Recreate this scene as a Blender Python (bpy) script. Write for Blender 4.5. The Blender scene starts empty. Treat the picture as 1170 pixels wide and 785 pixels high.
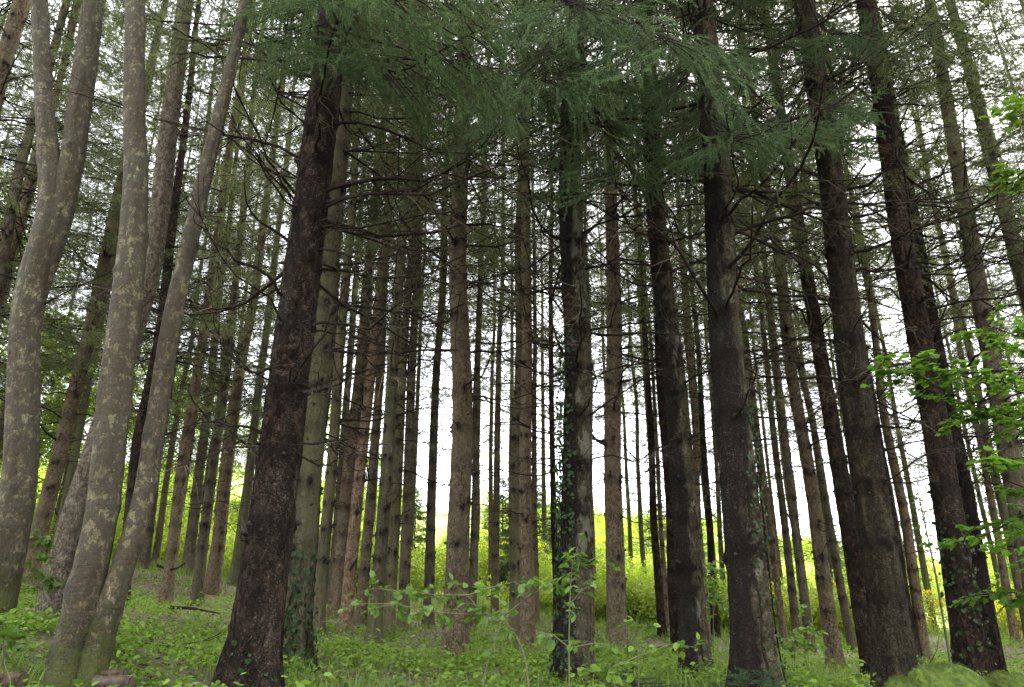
import bpy, math, random
import numpy as np
from mathutils import Vector, Matrix, Quaternion

random.seed(7)
rng = np.random.default_rng(7)
scene = bpy.context.scene
C = scene.collection

# ------------------------------------------------------------------ camera, sky, sun, exposure
PITCH = math.radians(20)
F = 851.0                                   # focal length in pixels of the 1170 px wide photograph
CAM_Z = 1.6
cam_data = bpy.data.cameras.new('camera')
cam_data.sensor_width = 36
cam_data.lens = 36 * F / 1170
cam_data.clip_start = 0.05
cam_data.clip_end = 2000
cam = bpy.data.objects.new('camera', cam_data)
C.objects.link(cam)
cam.location = (0, 0, CAM_Z)
cam.rotation_euler = (math.pi / 2 + PITCH, 0, 0)
scene.camera = cam

SUN_EL, SUN_AZ = 50, 32                    # degrees; azimuth clockwise from +Y (the view direction)
world = bpy.data.worlds.new('World')
scene.world = world
world.use_nodes = True
wn, wl = world.node_tree.nodes, world.node_tree.links
bg = wn['Background']
sky = wn.new('ShaderNodeTexSky')
sky.sky_type = 'NISHITA'
sky.sun_disc = False
sky.sun_elevation = math.radians(SUN_EL)
sky.sun_rotation = math.radians(SUN_AZ)
sky.air_density = 1.0
sky.dust_density = 4.0
mixw = wn.new('ShaderNodeMix'); mixw.data_type = 'RGBA'
mixw.inputs[0].default_value = 0.8          # a closed white cloud layer over the blue
wl.new(sky.outputs[0], mixw.inputs[6])
mixw.inputs[7].default_value = (12.5, 12.8, 13.2, 1)
wl.new(mixw.outputs[2], bg.inputs['Color'])
bg.inputs['Strength'].default_value = 0.12

sun_data = bpy.data.lights.new('sun', 'SUN')
sun_data.energy = 5.0
sun_data.angle = math.radians(20)
sun_data.color = (1.0, 0.95, 0.86)
sun = bpy.data.objects.new('sun', sun_data)
C.objects.link(sun)
sd = Vector((math.sin(math.radians(SUN_AZ)) * math.cos(math.radians(SUN_EL)),
             math.cos(math.radians(SUN_AZ)) * math.cos(math.radians(SUN_EL)),
             math.sin(math.radians(SUN_EL))))
sun.rotation_euler = sd.to_track_quat('Z', 'Y').to_euler()
sun.location = sd * 60

scene.view_settings.view_transform = 'Standard'
scene.view_settings.look = 'None'
scene.view_settings.gamma = 1
scene.view_settings.use_curve_mapping = False
scene.view_settings.exposure = 2.05
scene.render.engine = 'CYCLES'
scene.cycles.max_bounces = 5
scene.cycles.diffuse_bounces = 3
scene.cycles.glossy_bounces = 2
scene.cycles.transmission_bounces = 3
scene.cycles.use_denoising = True
scene.cycles.caustics_reflective = False
scene.cycles.caustics_refractive = False

_c, _s = math.cos(PITCH), math.sin(PITCH)
def at(u, v, Y):
    """the point of the vertical plane at distance Y that the photograph shows at pixel (u, v)"""
    x, y = (u - 585) / F, (392.5 - v) / F
    dy, dz = _c - y * _s, _s + y * _c
    t = Y / dy
    return np.array((x * t, Y, CAM_Z + dz * t))
def px_size(w, v, Y):
    y = (392.5 - v) / F
    return w / F * Y / (_c - y * _s)

# ------------------------------------------------------------------ mesh helpers
class MB:
    def __init__(self):
        self.v, self.q, self.t, self.mq, self.mt, self.n = [], [], [], [], [], 0
        self.attr = []
    def add(self, v, q=None, t=None, mat=0, attr=None):
        v = np.asarray(v, dtype=np.float32).reshape(-1, 3)
        if q is not None and len(q):
            q = np.asarray(q, dtype=np.int32).reshape(-1, 4)
            self.q.append(q + self.n); self.mq.append(np.full(len(q), mat, np.int32))
        if t is not None and len(t):
            t = np.asarray(t, dtype=np.int32).reshape(-1, 3)
            self.t.append(t + self.n); self.mt.append(np.full(len(t), mat, np.int32))
        self.v.append(v); self.n += len(v)
        self.attr.append(np.zeros(len(v), np.float32) if attr is None else np.asarray(attr, np.float32))
    def mesh(self, name, mats, smooth=True, attr_name=None):
        me = bpy.data.meshes.new(name)
        v = np.concatenate(self.v)
        q = np.concatenate(self.q) if self.q else np.zeros((0, 4), np.int32)
        t = np.concatenate(self.t) if self.t else np.zeros((0, 3), np.int32)
        mi = np.concatenate(self.mq + self.mt) if (self.mq or self.mt) else np.zeros(0, np.int32)
        me.vertices.add(len(v)); me.vertices.foreach_set('co', v.ravel())
        loops = np.concatenate([q.ravel(), t.ravel()])
        me.loops.add(len(loops)); me.loops.foreach_set('vertex_index', loops)
        starts = np.concatenate([np.arange(len(q)) * 4, len(q) * 4 + np.arange(len(t)) * 3])
        me.polygons.add(len(starts)); me.polygons.foreach_set('loop_start', starts.astype(np.int32))
        me.polygons.foreach_set('material_index', mi)
        me.polygons.foreach_set('use_smooth', np.full(len(starts), smooth))
        for m in mats: me.materials.append(m)
        if attr_name:
            a = me.attributes.new(attr_name, 'FLOAT', 'POINT')
            a.data.foreach_set('value', np.concatenate(self.attr))
        me.update()
        return me

def norm(a):
    return a / np.maximum(np.linalg.norm(a, axis=-1, keepdims=True), 1e-9)

def tubes(mb, P, R, ns, mat=0):
    """P (n,k,3) centre lines, R (n,k) radii -> n closed tubes of ns sides"""
    P = np.asarray(P, float); R = np.asarray(R, float)
    if P.ndim == 2: P, R = P[None], R[None]
    n, k, _ = P.shape
    T = norm(np.gradient(P, axis=1))
    ref = np.where(np.abs(T[:, :1, 2:3]) > 0.8, np.array([1., 0, 0]), np.array([0, 0, 1.]))
    A = norm(np.cross(T, np.broadcast_to(ref, T.shape)))
    B = np.cross(T, A)
    th = np.arange(ns) / ns * 2 * np.pi
    V = P[:, :, None] + R[:, :, None, None] * (A[:, :, None] * np.cos(th)[:, None] + B[:, :, None] * np.sin(th)[:, None])
    i = np.arange(k - 1)[:, None] * ns; j = np.arange(ns)[None]; j2 = (j + 1) % ns
    q = np.stack([i + j, i + j2, i + ns + j2, i + ns + j], -1).reshape(-1, 4)
    q = (np.arange(n)[:, None, None] * k * ns + q[None]).reshape(-1, 4)
    mb.add(V.reshape(-1, 3), q=q, mat=mat)

def leaves(mb, P, D, N, L, W, mat=0, fold=0.25, shape='oval'):
    """flat leaves: base P, direction D, surface normal N, length L, width W"""
    D = norm(D); S = norm(np.cross(D, N)); N = np.cross(S, D)
    L = np.asarray(L)[:, None]; W = np.asarray(W)[:, None]
    n = len(P)
    if shape == 'diamond':
        pts = [(0, 0), (.45, .5), (1, 0), (.45, -.5)]
        faces = [(0, 1, 2, 3)]; tris = None
    elif shape == 'oval':
        pts = [(0, 0), (.22, .42), (.62, .46), (1.0, 0), (.62, -.46), (.22, -.42)]
        faces = [(0, 1, 2, 3), (0, 3, 4, 5)]; tris = None
    elif shape == 'lobed':
        pts = [(0, 0), (.02, .30), (.22, .56), (.42, .42), (.66, .52), (.76, .26), (1.0, 0),
               (.76, -.26), (.66, -.52), (.42, -.42), (.22, -.56), (.02, -.30)]
        faces = None
        tris = [(0, a, a + 1) for a in range(1, 11)]
    V = []
    for a, b in pts:
        z = abs(b) * fold * W - 0.25 * (a ** 2) * fold * L
        V.append(P + D * (a * L) + S * (b * W) + N * z)
    V = np.stack(V, 1).reshape(-1, 3)
    off = np.arange(n)[:, None, None] * len(pts)
    q = (off + np.array(faces)[None]).reshape(-1, 4) if faces else None
    t = (off + np.array(tris)[None]).reshape(-1, 3) if tris else None
    mb.add(V, q=q, t=t, mat=mat)

def needles(mb, A, B, per_m, ln, w, mat=0, flat=0.0, spread=1.0):
    """needle triangles along the twig segments A->B"""
    d = B - A; ll = np.linalg.norm(d, axis=1)
    cnt = np.maximum(1, np.round(ll * per_m + rng.random(len(ll)) - .5)).astype(int)
    idx = np.repeat(np.arange(len(A)), cnt)
    m = len(idx)
    p = A[idx] + d[idx] * rng.random(m)[:, None]
    t = norm(d)[idx]
    r = rng.normal(size=(m, 3)); r[:, 2] *= (1 - flat)
    r = norm(r - t * np.sum(r * t, 1, keepdims=True))
    dirs = norm(t * rng.uniform(.35, .9, m)[:, None] + r * spread)
    l = ln * rng.uniform(.7, 1.2, m)[:, None]
    wd = norm(np.cross(dirs, rng.normal(size=(m, 3)))) * w
    V = np.stack([p - wd * .5, p + wd * .5, p + dirs * l], 1).reshape(-1, 3)
    mb.add(V, t=np.arange(m * 3).reshape(-1, 3), mat=mat)

def link(name, me, parent=None):
    o = bpy.data.objects.new(name, me)
    C.objects.link(o)
    if parent: o.parent = parent
    return o
def tag(o, label=None, cat=None, group=None, kind=None):
    if label: o['label'] = label
    if cat: o['category'] = cat
    if group: o['group'] = group
    if kind: o['kind'] = kind
    return o
def empty(name, loc, rot=None):
    o = bpy.data.objects.new(name, None)
    o.empty_display_size = .2
    C.objects.link(o); o.location = loc
    if rot is not None:
        o.rotation_mode = 'QUATERNION'; o.rotation_quaternion = rot
    return o

def vnoise(x, y, seed=0):
    """smooth value noise on arrays"""
    x = np.asarray(x, float); y = np.asarray(y, float)
    xi, yi = np.floor(x).astype(np.int64), np.floor(y).astype(np.int64)
    fx, fy = x - xi, y - yi
    fx = fx * fx * (3 - 2 * fx); fy = fy * fy * (3 - 2 * fy)
    def h(a, b):
        z = (a * 374761393 + b * 668265263 + seed * 974634541) & 0x7fffffff
        z = ((z ^ (z >> 13)) * 1274126177) & 0x7fffffff
        return ((z ^ (z >> 16)) & 0xffff) / 65535.0
    return (h(xi, yi) * (1 - fx) + h(xi + 1, yi) * fx) * (1 - fy) + (h(xi, yi + 1) * (1 - fx) + h(xi + 1, yi + 1) * fx) * fy

# ------------------------------------------------------------------ materials
def new_mat(name):
    m = bpy.data.materials.new(name); m.use_nodes = True
    nt = m.node_tree
    return m, nt, nt.nodes, nt.links, nt.nodes['Principled BSDF']
def tex_noise(nt, vec, scale, detail=4, rough=.6):
    n = nt.nodes.new('ShaderNodeTexNoise'); n.inputs['Scale'].default_value = scale
    n.inputs['Detail'].default_value = detail; n.inputs['Roughness'].default_value = rough
    if vec: nt.links.new(vec, n.inputs['Vector'])
    return n.outputs[0]
def mapping(nt, vec, scale):
    n = nt.nodes.new('ShaderNodeMapping'); n.inputs['Scale'].default_value = scale
    nt.links.new(vec, n.inputs['Vector'])
    return n.outputs[0]
def ramp(nt, fac, stops):
    n = nt.nodes.new('ShaderNodeValToRGB'); nt.links.new(fac, n.inputs[0])
    e = n.color_ramp.elements
    while len(e) < len(stops): e.new(.5)
    for k, (p, c) in enumerate(stops):
        e[k].position = p; e[k].color = (*c, 1) if len(c) == 3 else c
    return n.outputs[0]
def mix(nt, fac, a, b, mode='MIX'):
    n = nt.nodes.new('ShaderNodeMix'); n.data_type = 'RGBA'; n.blend_type = mode
    for sock, val in ((0, fac), (6, a), (7, b)):
        if isinstance(val, (int, float)): n.inputs[sock].default_value = val
        elif isinstance(val, tuple): n.inputs[sock].default_value = (*val, 1)
        else: nt.links.new(val, n.inputs[sock])
    return n.outputs[2]
def math_node(nt, op, a, b=None, clamp=False):
    n = nt.nodes.new('ShaderNodeMath'); n.operation = op; n.use_clamp = clamp
    for k, val in enumerate((a, b)):
        if val is None: continue
        if isinstance(val, (int, float)): n.inputs[k].default_value = val
        else: nt.links.new(val, n.inputs[k])
    return n.outputs[0]

def bark_mat(name, dark, mid, light, lichen, lichen_amt, stain_amt=0.9, scale=1.0, streak=0.0, patch=None, bump=.9, side=False, fleck=.0):
    """scaly spruce bark: plates, vertical streaks, lichen film, dark knots"""
    m, nt, N, L, bs = new_mat(name)
    tc = N.new('ShaderNodeTexCoord').outputs['Object']
    oi = N.new('ShaderNodeObjectInfo').outputs['Random']
    sh = N.new('ShaderNodeVectorMath'); sh.operation = 'ADD'
    cmb = N.new('ShaderNodeCombineXYZ'); L.new(math_node(nt, 'MULTIPLY', oi, 37.0), cmb.inputs[0]); L.new(math_node(nt, 'MULTIPLY', oi, 91.0), cmb.inputs[2])
    L.new(tc, sh.inputs[0]); L.new(cmb.outputs[0], sh.inputs[1])
    v = sh.outputs[0]
    warp = N.new('ShaderNodeVectorMath'); warp.operation = 'MULTIPLY_ADD'
    nz = N.new('ShaderNodeTexNoise'); nz.inputs['Scale'].default_value = 14; nz.inputs['Detail'].default_value = 5; L.new(v, nz.inputs['Vector'])
    L.new(nz.outputs['Color'], warp.inputs[0]); warp.inputs[1].default_value = (.16, .16, .16); L.new(v, warp.inputs[2])
    vo = N.new('ShaderNodeTexVoronoi'); vo.inputs['Scale'].default_value = 42 * scale
    L.new(mapping(nt, warp.outputs[0], (1, 1, .55)), vo.inputs['Vector'])
    vd = N.new('ShaderNodeTexVoronoi'); vd.feature = 'DISTANCE_TO_EDGE'; vd.inputs['Scale'].default_value = 42 * scale
    L.new(mapping(nt, warp.outputs[0], (1, 1, .55)), vd.inputs['Vector'])
    fine = tex_noise(nt, mapping(nt, v, (1, 1, .45)), 60 * scale, 6, .7)
    big = tex_noise(nt, mapping(nt, v, (1, 1, .3)), 3.0, 4)
    sep = N.new('ShaderNodeSeparateColor'); L.new(vo.outputs['Color'], sep.inputs[0])
    medium = tex_noise(nt, mapping(nt, v, (1, 1, .6)), 16 * scale, 5, .7)
    val = math_node(nt, 'ADD', math_node(nt, 'MULTIPLY', sep.outputs[0], .22), math_node(nt, 'ADD', math_node(nt, 'MULTIPLY', fine, .5), math_node(nt, 'MULTIPLY', medium, .5)))
    col = ramp(nt, val, [(.44, dark), (.60, mid), (.78, light)])
    edge = ramp(nt, math_node(nt, 'ADD', vd.outputs['Distance'], math_node(nt, 'MULTIPLY', medium, .12)), [(.04, (0.0, 0, 0)), (.16, (1, 1, 1))])
    col = mix(nt, .5, col, edge, 'MULTIPLY')
    lm = ramp(nt, math_node(nt, 'ADD', math_node(nt, 'MULTIPLY', big, .7), math_node(nt, 'ADD', math_node(nt, 'MULTIPLY', fine, .15), math_node(nt, 'MULTIPLY', medium, .25))), [(.55 - lichen_amt * .22, (0, 0, 0)), (.68 - lichen_amt * .12, (1, 1, 1))])
    lfac = N.new('ShaderNodeSeparateColor'); L.new(lm, lfac.inputs[0])
    col = mix(nt, math_node(nt, 'MULTIPLY', lfac.outputs[0], min(1, lichen_amt)), col, mix(nt, fine, tuple(c * .55 for c in lichen), lichen))
    if patch:
        pn = tex_noise(nt, mapping(nt, v, (1, 1, .45)), patch[1], 3, .6)
        pf = N.new('ShaderNodeSeparateColor'); L.new(ramp(nt, math_node(nt, 'ADD', math_node(nt, 'MULTIPLY', pn, .85), math_node(nt, 'MULTIPLY', fine, .2)), [(patch[2], (0, 0, 0)), (patch[2] + .03, (1, 1, 1))]), pf.inputs[0])
        col = mix(nt, math_node(nt, 'MULTIPLY', pf.outputs[0], .9), col, mix(nt, fine, tuple(c * .5 for c in patch[0]), patch[0]))
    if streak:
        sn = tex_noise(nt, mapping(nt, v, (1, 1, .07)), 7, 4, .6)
        if side:     # blacker towards -x, with an uneven noisy edge
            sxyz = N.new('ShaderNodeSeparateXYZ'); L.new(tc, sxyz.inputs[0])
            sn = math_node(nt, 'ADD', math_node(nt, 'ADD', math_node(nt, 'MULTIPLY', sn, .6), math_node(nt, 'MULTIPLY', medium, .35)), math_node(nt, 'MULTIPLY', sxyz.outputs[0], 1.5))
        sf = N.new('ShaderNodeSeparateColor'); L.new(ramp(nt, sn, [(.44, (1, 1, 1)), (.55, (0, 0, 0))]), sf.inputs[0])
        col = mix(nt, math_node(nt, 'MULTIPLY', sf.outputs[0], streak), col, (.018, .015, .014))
    if fleck:        # pale crumbs of lichen and loose scales
        fk = math_node(nt, 'MULTIPLY', math_node(nt, 'SUBTRACT', math_node(nt, 'ADD', math_node(nt, 'MULTIPLY', tex_noise(nt, v, 75, 2, .6), .75), math_node(nt, 'ADD', math_node(nt, 'MULTIPLY', big, .35), math_node(nt, 'MULTIPLY', medium, .25))), .765), 12.0, True)
        col = mix(nt, math_node(nt, 'MULTIPLY', fk, fleck), col, (.20, .185, .15))
    at_ = N.new('ShaderNodeAttribute'); at_.attribute_name = 'stain'
    col = mix(nt, math_node(nt, 'MULTIPLY', at_.outputs['Fac'], stain_amt, True), col, (.012, .010, .009))
    tint = mix(nt, oi, (.84, .85, .83), (1.15, 1.09, 1.0))
    col = mix(nt, 1.0, col, tint, 'MULTIPLY')
    L.new(col, bs.inputs['Base Color'])
    bs.inputs['Roughness'].default_value = .95
    bs.inputs['Specular IOR Level'].default_value = .06
    h = math_node(nt, 'ADD', math_node(nt, 'MULTIPLY', math_node(nt, 'MINIMUM', vd.outputs['Distance'], .2), 1.6), math_node(nt, 'ADD', fine, medium))
    bp = N.new('ShaderNodeBump'); bp.inputs['Strength'].default_value = bump; bp.inputs['Distance'].default_value = .045
    L.new(h, bp.inputs['Height']); L.new(bp.outputs[0], bs.inputs['Normal'])
    return m

M = {}
LICH = (.20, .21, .13)
M['brown'] = bark_mat('spruce_bark_brown', (.052, .037, .023), (.160, .117, .074), (.30, .235, .16), (.22, .20, .145), .45)
M['grey'] = bark_mat('spruce_bark_grey', (.04, .032, .022), (.115, .092, .063), (.22, .187, .135), (.19, .18, .13), .5)
M['lichen'] = bark_mat('spruce_bark_lichen', (.045, .038, .024), (.13, .108, .070), (.23, .20, .135), (.175, .175, .10), .75, streak=.25)
M['olive'] = bark_mat('spruce_bark_olive', (.010, .008, .005), (.042, .033, .021), (.095, .078, .050), (.075, .068, .038), .45, streak=.5, bump=1.0, scale=.62, fleck=.4)
M['dark'] = bark_mat('spruce_bark_wet', (.006, .0045, .0035), (.022, .0145, .0105), (.070, .047, .036), (.11, .10, .08), .15, streak=.5, scale=.6, bump=1.0, fleck=.45)
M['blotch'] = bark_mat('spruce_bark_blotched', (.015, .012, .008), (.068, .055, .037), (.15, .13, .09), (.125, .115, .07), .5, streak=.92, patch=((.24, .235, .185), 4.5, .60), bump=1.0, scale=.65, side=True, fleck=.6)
M['red'] = bark_mat('spruce_bark_flaking', (.07, .043, .029), (.20, .135, .09), (.38, .28, .20), (.28, .22, .18), .4, scale=.7)
M['rough'] = bark_mat('rough_bark', (.045, .035, .026), (.155, .125, .094), (.34, .29, .235), (.2, .19, .15), .4, scale=1.1, bump=1.0)

def smooth_bark(name):
    """thin grey-olive bark with pale lichen blotches, dark flecks, upright grain and moss at the foot"""
    m, nt, N, L, bs = new_mat(name)
    tc = N.new('ShaderNodeTexCoord').outputs['Object']
    big = tex_noise(nt, mapping(nt, tc, (1, 1, .5)), 4, 5, .65)
    med = tex_noise(nt, mapping(nt, tc, (1, 1, .8)), 15, 5, .7)
    lic = tex_noise(nt, mapping(nt, tc, (1.2, 1.2, .9)), 40, 5, .65)
    grain = tex_noise(nt, mapping(nt, tc, (1, 1, .35)), 42, 4, .7)
    ring = tex_noise(nt, mapping(nt, tc, (.5, .5, 3.0)), 13, 4, .7)
    val = math_node(nt, 'ADD', math_node(nt, 'MULTIPLY', big, .55), math_node(nt, 'ADD', math_node(nt, 'MULTIPLY', med, .3), math_node(nt, 'MULTIPLY', grain, .25)))
    col = ramp(nt, val, [(.40, (.048, .037, .016)), (.52, (.165, .135, .066)), (.64, (.29, .245, .130))])
    def mask(src, lo, hi):
        sc = N.new('ShaderNodeSeparateColor'); L.new(ramp(nt, src, [(lo, (0, 0, 0)), (hi, (1, 1, 1))]), sc.inputs[0]); return sc.outputs[0]
    pale = mask(math_node(nt, 'ADD', math_node(nt, 'MULTIPLY', lic, .7), math_node(nt, 'MULTIPLY', big, .6)), .66, .71)
    col = mix(nt, math_node(nt, 'MULTIPLY', pale, .7), col, mix(nt, grain, (.24, .235, .155), (.44, .43, .31)))
    green = mask(math_node(nt, 'ADD', math_node(nt, 'MULTIPLY', big, .6), math_node(nt, 'MULTIPLY', grain, .4)), .52, .62)
    col = mix(nt, math_node(nt, 'MULTIPLY', green, .6), col, (.10, .105, .035))
    spots = mask(math_node(nt, 'ADD', math_node(nt, 'MULTIPLY', med, .7), math_node(nt, 'MULTIPLY', lic, .35)), .48, .44)
    col = mix(nt, math_node(nt, 'MULTIPLY', spots, .8), col, (.030, .023, .014))
    crack = mask(tex_noise(nt, mapping(nt, tc, (1, 1, .18)), 22, 3, .6), .33, .28)
    col = mix(nt, math_node(nt, 'MULTIPLY', crack, .5), col, (.018, .014, .010))
    dark = mask(ring, .58, .66)
    col = mix(nt, math_node(nt, 'MULTIPLY', dark, .55), col, (.04, .033, .024))
    z = N.new('ShaderNodeSeparateXYZ'); L.new(tc, z.inputs[0])
    low = math_node(nt, 'SUBTRACT', 1.0, math_node(nt, 'MULTIPLY', z.outputs[2], .85), True)
    moss = mask(math_node(nt, 'ADD', math_node(nt, 'MULTIPLY', low, .36), math_node(nt, 'ADD', math_node(nt, 'MULTIPLY', big, .35), math_node(nt, 'MULTIPLY', med, .35))), .55, .62)
    col = mix(nt, math_node(nt, 'MULTIPLY', moss, .9), col, mix(nt, lic, (.018, .024, .005), (.065, .07, .014)))
    at_ = N.new('ShaderNodeAttribute'); at_.attribute_name = 'stain'
    col = mix(nt, math_node(nt, 'MULTIPLY', at_.outputs['Fac'], .85, True), col, (.018, .016, .012))
    L.new(col, bs.inputs['Base Color'])
    bs.inputs['Roughness'].default_value = .85; bs.inputs['Specular IOR Level'].default_value = .25
    h = math_node(nt, 'ADD', math_node(nt, 'ADD', grain, math_node(nt, 'MULTIPLY', moss, .8)), math_node(nt, 'ADD', med, math_node(nt, 'MULTIPLY', ring, .6)))
    bp = N.new('ShaderNodeBump'); bp.inputs['Strength'].default_value = .9; bp.inputs['Distance'].default_value = .025
    L.new(h, bp.inputs['Height']); L.new(bp.outputs[0], bs.inputs['Normal'])
    return m
M['smooth'] = smooth_bark('hornbeam_bark')
def simple(name, c1, c2, scale, rough=.9, bump=0.0, spec=.3):
    m, nt, N, L, bs = new_mat(name)
    tc = N.new('ShaderNodeTexCoord').outputs['Object']
    n = tex_noise(nt, tc, scale, 5, .65)
    L.new(ramp(nt, n, [(.35, c1), (.68, c2)]), bs.inputs['Base Color'])
    bs.inputs['Roughness'].default_value = rough
    bs.inputs['Specular IOR Level'].default_value = spec
    if bump:
        bp = N.new('ShaderNodeBump'); bp.inputs['Strength'].default_value = bump; bp.inputs['Distance'].default_value = .02
        L.new(n, bp.inputs['Height']); L.new(bp.outputs[0], bs.inputs['Normal'])
    return m
M['twig'] = simple('dead_limb', (.009, .007, .0055), (.030, .023, .018), 8, spec=.05)
M['fine_twig'] = simple('dead_twig', (.05, .041, .030), (.13, .105, .075), 8, spec=.05)
M['knot'] = simple('dead_knot', (.010, .008, .006), (.035, .026, .02), 30)
M['stem'] = simple('green_stem', (.07, .07, .035), (.13, .12, .06), 10)
M['moss'] = simple('moss', (.03, .055, .006), (.11, .15, .020), 30, bump=1.0)
M['log'] = simple('log_bark', (.022, .015, .010), (.095, .062, .042), 22, bump=1.0, spec=.08)
M['cutwood'] = simple('cut_wood', (.03, .022, .016), (.10, .078, .055), 40, spec=.08)
M['grey_log'] = simple('grey_log_bark', (.022, .018, .014), (.085, .07, .055), 20, bump=1.0, spec=.08)

def leaf_mat(name, c1, c2, trans=.45, rough=.5, spec=.4, rnd=.25, scale=1.5, isl=.35):
    """thin leaf: reflects and lets light through; colour varies leaf patch by leaf patch"""
    m, nt, N, L, bs = new_mat(name)
    out = N['Material Output']
    geo = N.new('ShaderNodeNewGeometry')
    n = tex_noise(nt, geo.outputs['Position'], scale, 3, .7)
    f = math_node(nt, 'ADD', math_node(nt, 'MULTIPLY', n, .75), math_node(nt, 'MULTIPLY', geo.outputs['Random Per Island'], isl))
    col = ramp(nt, f, [(.3, c1), (.75, c2)])
    oi = N.new('ShaderNodeObjectInfo').outputs['Random']
    col = mix(nt, 1.0, col, mix(nt, oi, (1 - rnd, 1 - rnd * .8, 1 - rnd), (1 + rnd * .8, 1 + rnd, 1 + rnd * .4)), 'MULTIPLY')
    L.new(col, bs.inputs['Base Color'])
    bs.inputs['Roughness'].default_value = rough
    bs.inputs['Specular IOR Level'].default_value = spec
    if trans:
        tr = N.new('ShaderNodeBsdfTranslucent')
        L.new(mix(nt, 1.0, col, (1.25, 1.3, .65), 'MULTIPLY'), tr.inputs['Color'])
        ms = N.new('ShaderNodeMixShader'); ms.inputs[0].default_value = trans
        L.new(bs.outputs[0], ms.inputs[1]); L.new(tr.outputs[0], ms.inputs[2])
        L.new(ms.outputs[0], out.inputs['Surface'])
    return m
M['needle'] = leaf_mat('spruce_needle', (.066, .080, .049), (.140, .156, .096), .4, .6, .12)
M['needle_fir'] = leaf_mat('fir_needle', (.038, .064, .038), (.115, .160, .080), .3, .6, .12, scale=3.0)
M['needle_seed'] = leaf_mat('seedling_needle', (.030, .058, .026), (.065, .105, .045), .2, .6, .1)
M['herb'] = leaf_mat('herb_leaf', (.030, .068, .011), (.17, .25, .050), .4, .7, .06, scale=1.1, isl=.6)
M['grass'] = leaf_mat('grass_blade', (.085, .13, .03), (.16, .21, .05), .4, scale=.8)
M['maple'] = leaf_mat('maple_leaf', (.055, .115, .018), (.125, .22, .036), .55, .5, .2)
M['hazel'] = leaf_mat('hazel_leaf', (.07, .135, .022), (.14, .22, .045), .45)
M['ivy'] = leaf_mat('ivy_leaf', (.010, .022, .008), (.034, .058, .020), .15, .6, .2)
M['shrub'] = leaf_mat('meadow_shrub_leaf', (.17, .235, .03), (.34, .40, .07), .5, scale=.35)
M['broom'] = leaf_mat('broom_leaf', (.12, .17, .025), (.22, .26, .040), .4, scale=.35)
M['flower'] = leaf_mat('yellow_flower', (.50, .38, .01), (.72, .56, .02), .35)
M['decid'] = leaf_mat('woodland_leaf', (.13, .20, .028), (.26, .33, .06), .55, scale=.35)

def ground_mat():
    m, nt, N, L, bs = new_mat('forest_floor')
    p = N.new('ShaderNodeNewGeometry').outputs['Position']
    big = tex_noise(nt, p, .5, 5, .6); fine = tex_noise(nt, p, 14, 6, .75)
    litter = ramp(nt, fine, [(.3, (.035, .024, .015)), (.7, (.12, .085, .05))])
    green = ramp(nt, fine, [(.3, (.035, .065, .014)), (.7, (.10, .15, .03))])
    fs = N.new('ShaderNodeSeparateColor'); L.new(ramp(nt, big, [(.52, (0, 0, 0)), (.66, (1, 1, 1))]), fs.inputs[0])
    wood = mix(nt, fs.outputs[0], litter, green)
    sx = N.new('ShaderNodeSeparateXYZ'); L.new(p, sx.inputs[0])
    far = math_node(nt, 'MULTIPLY', math_node(nt, 'SUBTRACT', sx.outputs[1], 24), .12, True)
    meadow = ramp(nt, fine, [(.3, (.15, .21, .03)), (.7, (.32, .37, .08))])
    L.new(mix(nt, far, wood, meadow), bs.inputs['Base Color'])
    bs.inputs['Roughness'].default_value = .95
    bp = N.new('ShaderNodeBump'); bp.inputs['Strength'].default_value = .8; bp.inputs['Distance'].default_value = .04
    L.new(fine, bp.inputs['Height']); L.new(bp.outputs[0], bs.inputs['Normal'])
    return m
M['ground'] = ground_mat()
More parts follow.
